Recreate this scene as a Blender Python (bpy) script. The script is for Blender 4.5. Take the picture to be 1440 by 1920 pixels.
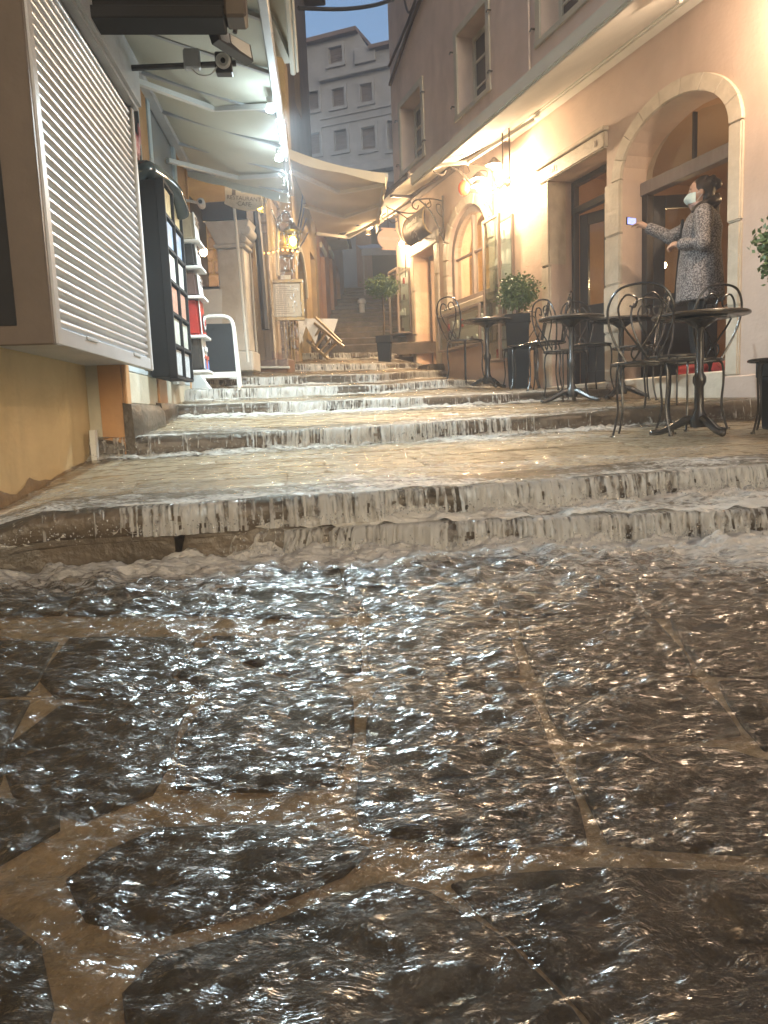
import bpy, bmesh, math, random
import numpy as np
from mathutils import Vector, Matrix
from mathutils.geometry import tessellate_polygon

random.seed(7); RNG = np.random.default_rng(11)
for o in list(bpy.data.objects): bpy.data.objects.remove(o)
SC = bpy.context.scene
COL = SC.collection

# ------------------------------------------------------------------ camera
FPX = 1400.0; PITCH = math.radians(7.4); ROLL = math.radians(2.3); CAM_Z = 0.80
_F = np.array([0, math.cos(PITCH), -math.sin(PITCH)])
_U = np.array([0, math.sin(PITCH), math.cos(PITCH)])
_R = np.array([1.0, 0, 0])
_CX = math.cos(ROLL) * _R - math.sin(ROLL) * _U
_CY = math.cos(ROLL) * _U + math.sin(ROLL) * _R
_C = np.array([0, 0, CAM_Z])
cam = bpy.data.cameras.new('camera'); cam_o = bpy.data.objects.new('camera', cam); COL.objects.link(cam_o)
cam.sensor_fit = 'HORIZONTAL'; cam.sensor_width = 36.0; cam.lens = 36.0 * FPX / 1440.0
cam.clip_start = 0.02; cam.clip_end = 500
m = Matrix.Identity(4)
for i in range(3):
    m[i][0] = _CX[i]; m[i][1] = _CY[i]; m[i][2] = -_F[i]; m[i][3] = _C[i]
cam_o.matrix_world = m
SC.camera = cam_o

# ------------------------------------------------------------------ sky, faint dusk sun, exposure
SUN_EL, SUN_AZ = math.radians(12.0), math.radians(160)
world = bpy.data.worlds.new('World'); SC.world = world; world.use_nodes = True
nt = world.node_tree; nt.nodes.clear()
sky = nt.nodes.new('ShaderNodeTexSky'); sky.sky_type = 'NISHITA'; sky.sun_disc = False
sky.sun_elevation = SUN_EL; sky.sun_rotation = SUN_AZ; sky.air_density = 1.0; sky.dust_density = 6.0; sky.ozone_density = 2.4
bg = nt.nodes.new('ShaderNodeBackground'); bg.inputs['Strength'].default_value = 0.15
wo = nt.nodes.new('ShaderNodeOutputWorld')
nt.links.new(sky.outputs[0], bg.inputs['Color']); nt.links.new(bg.outputs[0], wo.inputs['Surface'])
sun = bpy.data.lights.new('sun', 'SUN'); sun.energy = 0.02; sun.angle = math.radians(20); sun.color = (0.8, 0.88, 1.0)
sun_o = bpy.data.objects.new('sun', sun); COL.objects.link(sun_o)
sun_o.rotation_euler = (math.radians(90) - SUN_EL, 0, math.radians(180) - SUN_AZ); sun_o.location = (0, 0, 30)
SC.view_settings.view_transform = 'Standard'; SC.view_settings.look = 'None'
SC.view_settings.exposure = 1.0; SC.view_settings.gamma = 1.0; SC.view_settings.use_curve_mapping = False
SC.cycles.use_denoising = True; SC.cycles.use_adaptive_sampling = True; SC.cycles.adaptive_threshold = .05
SC.cycles.max_bounces = 5; SC.cycles.diffuse_bounces = 2; SC.cycles.glossy_bounces = 2
SC.cycles.transparent_max_bounces = 10; SC.cycles.transmission_bounces = 4; SC.cycles.volume_bounces = 0
SC.cycles.sample_clamp_indirect = 4.0; SC.cycles.caustics_reflective = False; SC.cycles.caustics_refractive = False

# ------------------------------------------------------------------ geometry of the place
def ray(u, v): return _F + (u - 720) / FPX * _CX - (v - 960) / FPX * _CY
def at(u, v, d):
    r = ray(u, v); return Vector(_C + r * (d / r[1]))
class Frame:
    """A facade plane: local x runs along it (away from the viewer), y is its left normal, z is up."""
    def __init__(self, heading, origin):
        h = math.radians(heading)
        self.a = np.array([math.sin(h), math.cos(h), 0]); self.n = np.array([-self.a[1], self.a[0], 0])
        self.o = np.array([origin[0], origin[1], 0.0]); self.rz = math.atan2(self.a[1], self.a[0])
    def hit(self, u, v, off=0.0):
        r = ray(u, v); o = self.o + self.n * off
        t = ((o - _C) @ self.n) / (r @ self.n); p = _C + r * t
        return float((p - self.o) @ self.a), float(p[2])
    def P(self, s, w, z): return Vector(self.o + self.a * s + self.n * w + np.array([0, 0, z]))
RW = Frame(-18.546, at(1362, 700, 6.2))      # right facade, street on +y
LW = Frame(-4.421, at(165, 868, 4.3))        # left facade, street on -y

# ------------------------------------------------------------------ mesh helpers
class MB:
    def __init__(self): self.v = []; self.f = []
    def add(self, vs, fs):
        b = len(self.v); self.v.extend([tuple(map(float, p)) for p in vs]); self.f.extend([tuple(i + b for i in f) for f in fs]); return self
    def box(self, x0, x1, y0, y1, z0, z1):
        return self.add([(x0,y0,z0),(x1,y0,z0),(x1,y1,z0),(x0,y1,z0),(x0,y0,z1),(x1,y0,z1),(x1,y1,z1),(x0,y1,z1)],
            [(0,3,2,1),(4,5,6,7),(0,1,5,4),(1,2,6,5),(2,3,7,6),(3,0,4,7)])
    def hexa(self, p):   # 8 points, bottom ring then top ring
        return self.add(p, [(0,3,2,1),(4,5,6,7),(0,1,5,4),(1,2,6,5),(2,3,7,6),(3,0,4,7)])
    def quad(self, a, b, c, d): return self.add([a,b,c,d], [(0,1,2,3)])
    def bar(self, a, b, w, h=None, up=(0,0,1)):   # rectangular bar between two points
        a, b = Vector(a), Vector(b); h = h or w; d = (b - a).normalized(); u = Vector(up)
        if abs(d.dot(u)) > .95: u = Vector((1,0,0))
        s = d.cross(u).normalized() * w / 2; u = s.cross(d).normalized() * h / 2
        r = [a-s-u, a+s-u, a+s+u, a-s+u, b-s-u, b+s-u, b+s+u, b-s+u]
        return self.add(r, [(0,1,2,3),(7,6,5,4),(0,4,5,1),(1,5,6,2),(2,6,7,3),(3,7,4,0)])
    def tube(self, pts, r, n=8, closed=False, cap=True):
        pts = [Vector(p) for p in pts]; N = len(pts)
        rs = r if isinstance(r, (list, tuple)) else [r] * N
        T = []
        for i in range(N):
            if closed: t = pts[(i+1) % N] - pts[i-1]
            else: t = pts[min(i+1, N-1)] - pts[max(i-1, 0)]
            T.append(t.normalized() if t.length > 1e-9 else Vector((0,0,1)))
        u = Vector((0,0,1)) if abs(T[0].z) < .9 else Vector((1,0,0))
        u = (u - T[0] * u.dot(T[0])).normalized(); vs = []
        for i in range(N):
            u = (u - T[i] * u.dot(T[i]));  u = u.normalized() if u.length > 1e-6 else Vector((1,0,0))
            w = T[i].cross(u)
            for k in range(n):
                a = 2 * math.pi * k / n; vs.append(pts[i] + (u * math.cos(a) + w * math.sin(a)) * rs[i])
        fs = []
        for i in range(N if closed else N - 1):
            j = (i + 1) % N
            for k in range(n): k2 = (k+1) % n; fs.append((i*n+k, i*n+k2, j*n+k2, j*n+k))
        if cap and not closed: fs.append(tuple(range(n-1, -1, -1))); fs.append(tuple((N-1)*n + k for k in range(n)))
        return self.add(vs, fs)
    def lathe(self, prof, n=20, c=(0,0,0), sx=1, sy=1):  # prof: (r, z)
        vs = []
        for r, z in prof:
            for k in range(n): a = 2*math.pi*k/n; vs.append((c[0]+r*math.cos(a)*sx, c[1]+r*math.sin(a)*sy, c[2]+z))
        fs = []
        for i in range(len(prof)-1):
            for k in range(n): k2 = (k+1) % n; fs.append((i*n+k, i*n+k2, (i+1)*n+k2, (i+1)*n+k))
        fs.append(tuple(range(n-1,-1,-1))); fs.append(tuple((len(prof)-1)*n+k for k in range(n)))
        return self.add(vs, fs)
    def ball(self, c, r, n=10, s=(1,1,1)):
        m = max(4, n//2+1); prof = [(max(1e-4, r*math.sin(math.pi*i/m)), -r*math.cos(math.pi*i/m)) for i in range(m+1)]
        b = len(self.v); self.lathe([(p[0], p[1]*s[2]) for p in prof], n, c, s[0], s[1]); return self
    def prism(self, poly, d0, d1, axis='y'):   # polygon (a,b) extruded along an axis
        n = len(poly)
        def P(a, b, d): return (a, d, b) if axis == 'y' else ((a, b, d) if axis == 'z' else (d, a, b))
        vs = [P(a, b, d0) for a, b in poly] + [P(a, b, d1) for a, b in poly]
        fs = [tuple(range(n-1,-1,-1)), tuple(range(n, 2*n))] + [(i, (i+1) % n, n+(i+1) % n, n+i) for i in range(n)]
        return self.add(vs, fs)
    def grid(self, fn, nu, nv):
        vs = [fn(i/nu, j/nv) for j in range(nv+1) for i in range(nu+1)]
        fs = [(j*(nu+1)+i, j*(nu+1)+i+1, (j+1)*(nu+1)+i+1, (j+1)*(nu+1)+i) for j in range(nv) for i in range(nu)]
        return self.add(vs, fs)
    def sheet(self, fn, nu, nv, th):     # grid with thickness (along local -z of the point order: simple vertical offset)
        self.grid(fn, nu, nv); 
        def g(u, v): p = fn(u, v); return (p[0], p[1], p[2]-th)
        b = len(self.v); self.grid(g, nu, nv)
        n1 = nu+1; top = b - n1*(nv+1)
        ring = [i for i in range(n1)] + [j*n1+nu for j in range(1, nv+1)] + [nv*n1+i for i in range(nu-1,-1,-1)] + [j*n1 for j in range(nv-1,0,-1)]
        for i in range(len(ring)): a, c = ring[i], ring[(i+1) % len(ring)]; self.f.append((top+a, top+c, b+c, b+a))
        return self
    def xf(self, M):
        self.v = [tuple(M @ Vector(p)) for p in self.v]; return self
    def mesh(self, name, smooth=False, bevel=0, seg=1):
        me = bpy.data.meshes.new(name); me.from_pydata(self.v, [], self.f); me.update()
        bm = bmesh.new(); bm.from_mesh(me)
        bmesh.ops.recalc_face_normals(bm, faces=bm.faces)
        if bevel:
            es = [e for e in bm.edges if len(e.link_faces) == 2 and e.calc_face_angle(0) > .5]
            bmesh.ops.bevel(bm, geom=es, offset=bevel, segments=seg, affect='EDGES', clamp_overlap=True)
        bm.to_mesh(me); bm.free()
        if smooth:
            for p in me.polygons: p.use_smooth = True
            if smooth != 'all': 
                try: me.set_sharp_from_angle(angle=math.radians(40))
                except Exception: pass
        return me
    def build(self, name, mat, parent=None, smooth=False, bevel=0, seg=1, label=None):
        return link(name, self.mesh(name, smooth, bevel, seg), mat, parent, label)
def link(name, me, mat, parent=None, label=None):
    o = bpy.data.objects.new(name, me); COL.objects.link(o)
    if mat is not None and hasattr(me, 'materials') and len(me.materials) == 0: me.materials.append(mat)
    if parent is not None: o.parent = parent
    if label: o['label'] = label
    return o
def tag(o, label, cat=None, group=None, kind=None):
    if label: o['label'] = label
    if cat: o['category'] = cat
    if group: o['group'] = group
    if kind: o['kind'] = kind
    return o
def thing(name, label, cat, loc=(0,0,0), rz=0, group=None, kind=None):
    o = bpy.data.objects.new(name, None); COL.objects.link(o); o.location = loc; o.rotation_euler = (0,0,rz); o.empty_display_size = .1
    return tag(o, label, cat, group, kind)
def kids(o): return [c for c in bpy.data.objects if c.parent == o]
def dup(root, loc, rz, label=None):
    r = root.copy(); COL.objects.link(r); r.location = loc; r.rotation_euler = (0,0,rz)
    if label: r['label'] = label
    for ch in kids(root):
        c = ch.copy(); COL.objects.link(c); c.parent = r
        for g in kids(ch):
            d = g.copy(); COL.objects.link(d); d.parent = c
    return r
def spline(pts, n=8, closed=False):      # Catmull-Rom
    P = [Vector(p) for p in pts]; N = len(P); out = []
    for i in range(N if closed else N-1):
        p0 = P[(i-1) % N] if closed or i > 0 else P[0]; p1 = P[i]; p2 = P[(i+1) % N]; p3 = P[(i+2) % N] if closed or i+2 < N else P[-1]
        for k in range(n):
            t = k/n; t2 = t*t; t3 = t2*t
            out.append(0.5*((2*p1)+(p2-p0)*t+(2*p0-5*p1+4*p2-p3)*t2+(-p0+3*p1-3*p2+p3)*t3))
    if not closed: out.append(P[-1])
    return out
def holed(outer, holes, to3):           # flat polygon with holes -> verts, faces
    loops = [[Vector((a, b, 0)) for a, b in l] for l in [outer] + holes]
    tris = tessellate_polygon(loops); vs = [to3(p.x, p.y) for l in loops for p in l]
    return vs, [tuple(t) for t in tris]
def arch(s0, s1, z0, zs, rise, n=14):    # opening loop with an elliptical head
    c, r = (s0+s1)/2, (s1-s0)/2
    return [(s0, z0), (s1, z0)] + [(c + r*math.cos(math.pi*i/n), zs + rise*math.sin(math.pi*i/n)) for i in range(n+1)]
def rect(s0, s1, z0, z1): return [(s0,z0),(s1,z0),(s1,z1),(s0,z1)]

# noise -------------------------------------------------------------
def _h(ix, iy, s):
    x = (ix * 374761393 + iy * 668265263 + s * 974634077) & 0xFFFFFFFF
    x = ((x ^ (x >> 13)) * 1274126177) & 0xFFFFFFFF
    return ((x ^ (x >> 16)) & 0xFFFF) / 65535.0
def vnoise(x, y, s=0):
    x = np.asarray(x, float); y = np.asarray(y, float)
    ix = np.floor(x).astype(np.int64); iy = np.floor(y).astype(np.int64); fx = x - ix; fy = y - iy
    fx = fx*fx*(3-2*fx); fy = fy*fy*(3-2*fy)
    a = _h(ix,iy,s); b = _h(ix+1,iy,s); c = _h(ix,iy+1,s); d = _h(ix+1,iy+1,s)
    return (a*(1-fx)+b*fx)*(1-fy) + (c*(1-fx)+d*fx)*fy
def fbm(x, y, s=0, o=4):
    t = 0; a = .5
    for k in range(o): t = t + a*vnoise(x, y, s+k*17); x = np.asarray(x)*2.03+1.7; y = np.asarray(y)*2.01+3.1; a *= .5
    return t

# ------------------------------------------------------------------ materials
MATS = {}
def pm(name, c1, c2=None, rough=.6, scale=6.0, bump=.15, bscale=40.0, metal=0.0, stain=None, stain_amt=.4, stain_scale=1.3,
       rvar=.1, spec=.5, emit=None, es=0.0, alpha=1.0, trans=0.0, objvar=0.0, stretch=None, stain_stretch=None, coat=0.0, sheen=0.0):
    m = bpy.data.materials.new(name); m.use_nodes = True; MATS[name] = m
    N = m.node_tree.nodes; L = m.node_tree.links; b = N['Principled BSDF']
    b.inputs['Roughness'].default_value = rough; b.inputs['Metallic'].default_value = metal
    b.inputs['Specular IOR Level'].default_value = spec; b.inputs['Alpha'].default_value = alpha
    b.inputs['Transmission Weight'].default_value = trans; b.inputs['Coat Weight'].default_value = coat; b.inputs['Coat Roughness'].default_value = .08
    tc = N.new('ShaderNodeTexCoord'); src = tc.outputs['Object']
    if stretch:
        mp = N.new('ShaderNodeMapping'); mp.inputs['Scale'].default_value = stretch; L.new(src, mp.inputs[0]); src = mp.outputs[0]
    c2 = c2 or tuple(x*.8 for x in c1)
    n1 = N.new('ShaderNodeTexNoise'); n1.inputs['Scale'].default_value = scale; n1.inputs['Detail'].default_value = 6; n1.inputs['Roughness'].default_value = .6
    L.new(src, n1.inputs['Vector'])
    mx = N.new('ShaderNodeMix'); mx.data_type = 'RGBA'; mx.inputs[6].default_value = (*c1,1); mx.inputs[7].default_value = (*c2,1)
    rp = N.new('ShaderNodeMapRange'); rp.inputs[1].default_value = .35; rp.inputs[2].default_value = .65
    L.new(n1.outputs[0], rp.inputs[0]); L.new(rp.outputs[0], mx.inputs[0]); col = mx.outputs[2]
    if stain:
        n2 = N.new('ShaderNodeTexNoise'); n2.inputs['Scale'].default_value = stain_scale; n2.inputs['Detail'].default_value = 8; n2.inputs['Roughness'].default_value = .65
        s2 = src
        if stain_stretch:
            mq = N.new('ShaderNodeMapping'); mq.inputs['Scale'].default_value = stain_stretch; L.new(src, mq.inputs[0]); s2 = mq.outputs[0]
        L.new(s2, n2.inputs['Vector'])
        r2 = N.new('ShaderNodeMapRange'); r2.inputs[1].default_value = .5; r2.inputs[2].default_value = .72; r2.inputs[4].default_value = stain_amt
        L.new(n2.outputs[0], r2.inputs[0])
        m2 = N.new('ShaderNodeMix'); m2.data_type = 'RGBA'; m2.inputs[7].default_value = (*stain,1)
        L.new(r2.outputs[0], m2.inputs[0]); L.new(col, m2.inputs[6]); col = m2.outputs[2]
    if objvar:
        oi = N.new('ShaderNodeObjectInfo'); hv = N.new('ShaderNodeHueSaturation')
        r3 = N.new('ShaderNodeMapRange'); r3.inputs[3].default_value = 1-objvar; r3.inputs[4].default_value = 1+objvar
        L.new(oi.outputs['Random'], r3.inputs[0]); L.new(r3.outputs[0], hv.inputs['Value']); L.new(col, hv.inputs['Color']); col = hv.outputs[0]
    L.new(col, b.inputs['Base Color'])
    if rvar:
        r4 = N.new('ShaderNodeMapRange'); r4.inputs[3].default_value = max(0.02, rough-rvar); r4.inputs[4].default_value = min(1, rough+rvar)
        L.new(n1.outputs[0], r4.inputs[0]); L.new(r4.outputs[0], b.inputs['Roughness'])
    if bump:
        n3 = N.new('ShaderNodeTexNoise'); n3.inputs['Scale'].default_value = bscale; n3.inputs['Detail'].default_value = 5; L.new(src, n3.inputs['Vector'])
        bp = N.new('ShaderNodeBump'); bp.inputs['Strength'].default_value = bump; bp.inputs['Distance'].default_value = .02
        L.new(n3.outputs[0], bp.inputs['Height']); L.new(bp.outputs[0], b.inputs['Normal'])
    if emit:
        b.inputs['Emission Color'].default_value = (*emit,1); b.inputs['Emission Strength'].default_value = es
    return m
def schlick(N, L, f0, normal=None):
    lw = N.new('ShaderNodeLayerWeight'); lw.inputs['Blend'].default_value = .5
    if normal is not None: L.new(normal, lw.inputs['Normal'])
    p = N.new('ShaderNodeMath'); p.operation = 'POWER'; p.inputs[1].default_value = 4.6; L.new(lw.outputs['Facing'], p.inputs[0])
    r = N.new('ShaderNodeMapRange'); r.inputs[3].default_value = f0; r.inputs[4].default_value = 1.0; L.new(p.outputs[0], r.inputs[0]); return r
def glassy(name, tint=(.9,.93,.92), rough=.03, amt=.0):
    m = bpy.data.materials.new(name); m.use_nodes = True; MATS[name] = m
    N = m.node_tree.nodes; L = m.node_tree.links; N.remove(N['Principled BSDF']); out = N['Material Output']
    t = N.new('ShaderNodeBsdfTransparent'); t.inputs[0].default_value = (*tint,1)
    g = N.new('ShaderNodeBsdfGlossy'); g.inputs['Roughness'].default_value = rough
    f = schlick(N, L, .04)
    mx = N.new('ShaderNodeMixShader'); tc = N.new('ShaderNodeTexCoord'); nz = N.new('ShaderNodeTexNoise'); nz.inputs['Scale'].default_value = 5
    bp = N.new('ShaderNodeBump'); bp.inputs['Strength'].default_value = .05; L.new(tc.outputs['Object'], nz.inputs[0]); L.new(nz.outputs[0], bp.inputs['Height']); L.new(bp.outputs[0], g.inputs['Normal'])
    L.new(f.outputs[0], mx.inputs[0]); L.new(t.outputs[0], mx.inputs[1]); L.new(g.outputs[0], mx.inputs[2])
    if amt:
        d = N.new('ShaderNodeBsdfDiffuse'); d.inputs[0].default_value = (.75,.74,.78,1); m2 = N.new('ShaderNodeMixShader'); m2.inputs[0].default_value = amt
        L.new(mx.outputs[0], m2.inputs[1]); L.new(d.outputs[0], m2.inputs[2]); L.new(m2.outputs[0], out.inputs[0])
    else: L.new(mx.outputs[0], out.inputs[0])
    return m
def lamp(name, loc, power, col, r=.05, parent=None, spot=None, dirv=None):
    l = bpy.data.lights.new(name, 'SPOT' if spot else 'POINT'); l.energy = power; l.color = col; l.shadow_soft_size = r
    if spot: l.spot_size = math.radians(spot); l.spot_blend = .6
    o = bpy.data.objects.new(name, l); COL.objects.link(o); o.location = loc
    if dirv: o.rotation_euler = Vector(dirv).to_track_quat('-Z', 'Y').to_euler()
    if parent is not None: o.parent = parent
    return o

WARM = (1.0, .62, .30); COOL = (.74, .93, 1.0); AMBER = (1.0, .62, .08)
pm('pink_plaster', (.56,.43,.355), (.50,.38,.31), .58, 3.0, .18, 30, stain=(.30,.22,.16), stain_amt=.45, stain_scale=1.1, stain_stretch=(1,1,.3))
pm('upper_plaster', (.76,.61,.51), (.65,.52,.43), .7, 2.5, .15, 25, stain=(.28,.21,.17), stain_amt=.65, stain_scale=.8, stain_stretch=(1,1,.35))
pm('stone_trim', (.60,.52,.42), (.48,.41,.32), .5, 7, .25, 30, stain=(.3,.25,.18), stain_amt=.4, stain_scale=4, objvar=.08)
pm('yellow_plaster', (.66,.50,.27), (.58,.43,.22), .6, 3, .12, 35, stain=(.26,.17,.08), stain_amt=.55, stain_scale=2.0, stain_stretch=(1,1,.4))
pm('pale_plaster', (.62,.58,.47), (.55,.50,.38), .6, 5, .15, 30, stain=(.35,.30,.2), stain_amt=.4, stain_scale=3)
pm('orange_paint', (.55,.30,.13), (.48,.26,.11), .5, 5, .1, 30, stain=(.3,.2,.12), stain_amt=.3, stain_scale=4)
pm('pale_blue_paint', (.58,.66,.70), (.52,.60,.64), .45, 5, .08, 30)
pm('aluminium_slat', (.50,.52,.56), (.42,.44,.48), .30, 2, .03, 60, metal=.55, rvar=.10, stain=(.26,.25,.24), stain_amt=.4, stain_scale=3, stain_stretch=(1,1,.3))
pm('white_metal', (.50,.51,.53), (.43,.44,.46), .4, 4, .04, 40, stain=(.4,.36,.3), stain_amt=.25, stain_scale=3)
pm('brown_frame', (.11,.085,.068), (.08,.062,.05), .45, 4, .05, 40)
pm('dark_metal', (.05,.05,.055), (.035,.035,.04), .35, 8, .05, 60)
pm('iron', (.022,.02,.019), (.035,.028,.022), .22, 12, .12, 90, rvar=.08, spec=.6)
pm('bracket_iron', (.10,.08,.06), (.06,.05,.04), .35, 12, .1, 90)
pm('dark_wood', (.040,.030,.024), (.030,.022,.018), .45, 6, .12, 60, stretch=(6,6,1))
pm('brown_wood', (.22,.13,.08), (.16,.09,.055), .5, 6, .15, 50, stretch=(6,6,1))
pm('grey_wood', (.30,.24,.21), (.25,.20,.17), .5, 6, .12, 50, stretch=(6,6,1))
pm('cream_fabric', (.66,.66,.58), (.62,.62,.54), .75, 3, .06, 120)
pm('tan_fabric', (.62,.55,.42), (.56,.50,.38), .75, 3, .06, 120)
pm('pale_fabric', (.62,.60,.54), (.57,.55,.49), .7, 3, .05, 120)
pm('black_panel', (.014,.014,.015), (.020,.020,.021), .7, 5, .05, 50, spec=.25)
pm('white_paint', (.74,.74,.72), (.68,.68,.66), .45, 5, .05, 40)
pm('paper', (.80,.78,.70), (.74,.72,.64), .6, 9, .0, 40)
pm('leaf', (.13,.19,.06), (.08,.125,.04), .5, 20, .0, 40, objvar=.1)
pm('bark', (.10,.07,.045), (.07,.05,.03), .8, 12, .3, 50)
pm('skin', (.48,.30,.22), (.42,.26,.19), .5, 6, .03, 60)
pm('hair', (.035,.022,.015), (.02,.013,.01), .45, 20, .2, 60, stretch=(1,1,.3))
pm('grey_stone_wall', (.225,.23,.25), (.17,.175,.19), .8, 2.5, .3, 14, stain=(.2,.19,.18), stain_amt=.6, stain_scale=.7)
pm('dark_facade', (.16,.125,.11), (.12,.095,.085), .8, 2.5, .3, 14, stain=(.07,.055,.05), stain_amt=.6, stain_scale=.7)
pm('roof_tile', (.13,.085,.07), (.09,.065,.055), .7, 5, .3, 20)
pm('ochre_plaster', (.36,.265,.13), (.29,.21,.105), .65, 3, .15, 30, stain=(.25,.18,.1), stain_amt=.4, stain_scale=1.5)
pm('marble', (.62,.58,.52), (.52,.48,.42), .45, 6, .15, 30, stain=(.36,.31,.24), stain_amt=.4, stain_scale=4)
pm('rubble', (.34,.24,.17), (.26,.18,.12), .75, 8, .35, 25, objvar=.25)
pm('interior_wall', (.40,.25,.14), (.36,.22,.12), .7, 3, .05, 30)
pm('terracotta_red', (.42,.03,.02), (.32,.025,.02), .4, 8, .03, 60)
glassy('window_glass'); glassy('plastic_sheet', (.86,.84,.84), .12, .10)
# ================================================================== ground, paving, steps
pm('grit', (.37,.28,.18), (.24,.18,.115), .7, spec=.1, scale=14, bump=.5, bscale=70, stain=(.10,.07,.04), stain_amt=.7, stain_scale=4)
#pm('grit', (.42,.33,.22), (.31,.235,.15), .55, 14, .4, 60, stain=(.16,.10,.05), stain_amt=.6, stain_scale=3)
pm('slab_dark', (.042,.037,.032), (.020,.018,.015), .55, 9, .4, 30, spec=.10, stain=(.10,.075,.05), stain_amt=.5, stain_scale=5, objvar=.25)
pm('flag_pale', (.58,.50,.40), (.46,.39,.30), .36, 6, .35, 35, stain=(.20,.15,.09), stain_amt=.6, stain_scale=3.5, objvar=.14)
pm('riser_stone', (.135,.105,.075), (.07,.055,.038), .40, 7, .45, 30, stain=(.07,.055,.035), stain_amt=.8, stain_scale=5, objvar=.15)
pm('grout', (.13,.10,.07), (.09,.07,.05), .5, 14, .3, 60)

big = MB().grid(lambda u, v: (-40+80*u, -40+110*v, -1.2), 8, 8).build('ground', MATS['grout']); tag(big, 'dark earth spreading under the whole street', 'ground', kind='structure')

class Edge:
    def __init__(self, pts):     # (x, y, ztop, zbot)
        self.p = np.array(pts, float); d = np.hypot(*np.diff(self.p[:, :2], axis=0).T); self.s = np.concatenate([[0], np.cumsum(d)]); self.len = self.s[-1]; self.u = self.s/self.len
    def __call__(self, t): return np.stack([np.interp(t, self.u, self.p[:, k]) for k in range(4)], -1)
E_ = [Edge([(-2.6,-1.5,-.08,-.2),(4.4,-1.5,-.08,-.2)]),
 Edge([(-2.2,2.62,.30,.22),(-1.45,2.78,.34,.25),(-.9,2.80,.365,.27),(0,2.90,.365,.27),(1.2,2.93,.365,.27),(2.6,2.92,.37,.275),(4.3,2.95,.37,.275)]),
 Edge([(-2.1,2.50,.36,.31),(-1.50,2.66,.42,.345),(-1.28,2.76,.485,.385),(-.75,2.79,.49,.39),(0,2.97,.49,.39),(.7,3.14,.49,.39),(1.4,3.35,.495,.395),(4.2,3.85,.50,.40)]),
 Edge([(-2.2,4.19,.715,.60),(-1.68,4.35,.72,.604),(0,4.85,.718,.613),(1.4,5.28,.75,.635),(2.77,5.70,.80,.65),(3.6,5.95,.81,.66)]),
 Edge([(-2.2,5.5,.92,.835),(-1.35,5.75,.92,.835),(0,6.1,.917,.837),(1.2,6.8,.935,.85),(2.3,7.6,.97,.87),(3.2,8.3,.98,.88)]),
 Edge([(-2.2,6.2,1.06,.97),(-1.35,6.5,1.065,.97),(0,6.95,1.06,.99),(.7,7.7,1.12,1.05),(1.5,9.6,1.15,1.07),(2.2,11,1.15,1.07)]),
 Edge([(-2.3,6.9,1.19,1.11),(-1.2,7.2,1.19,1.11),(0,7.9,1.21,1.13),(.45,9.5,1.316,1.22),(.9,11.2,1.40,1.30),(1.6,13,1.45,1.35)]),
 Edge([(-2.3,8.2,1.40,1.31),(-1.2,8.6,1.405,1.32),(0,9.3,1.41,1.34),(.5,11.5,1.55,1.47),(.8,13,1.62,1.54),(1.6,15,1.7,1.6)]),
 Edge([(-2.3,10.2,1.67,1.58),(-1.1,10.5,1.68,1.59),(0,11.2,1.70,1.62),(.4,13,1.78,1.70),(1.2,14.5,1.85,1.75)]),
 Edge([(-2.3,12.6,1.98,1.80),(-.8,12.6,1.98,1.80),(0,12.6,1.98,1.80),(.8,12.9,1.98,1.80),(1.4,13.6,1.98,1.80)])]
def tread(i, t, v):      # point on tread i between its own front edge and the foot of the next riser
    a = E_[i](t); b = E_[i+1](t); v = np.asarray(v)[..., None]
    p = a[..., :3]*(1-v) + np.concatenate([b[..., :2], b[..., 3:4]], -1)*v
    return p
_samp = []
for i in range(len(E_)-1):
    tt, vv = np.meshgrid(np.linspace(0,1,90), np.linspace(0,.99,24)); _samp.append(tread(i, tt.ravel(), vv.ravel()))
_samp = np.concatenate(_samp)
def gz(x, y):
    d = (_samp[:,0]-x)**2 + (_samp[:,1]-y)**2; k = np.argsort(d)[:4]
    return float(np.average(_samp[k,2], weights=1/(d[k]+1e-6)))

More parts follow.
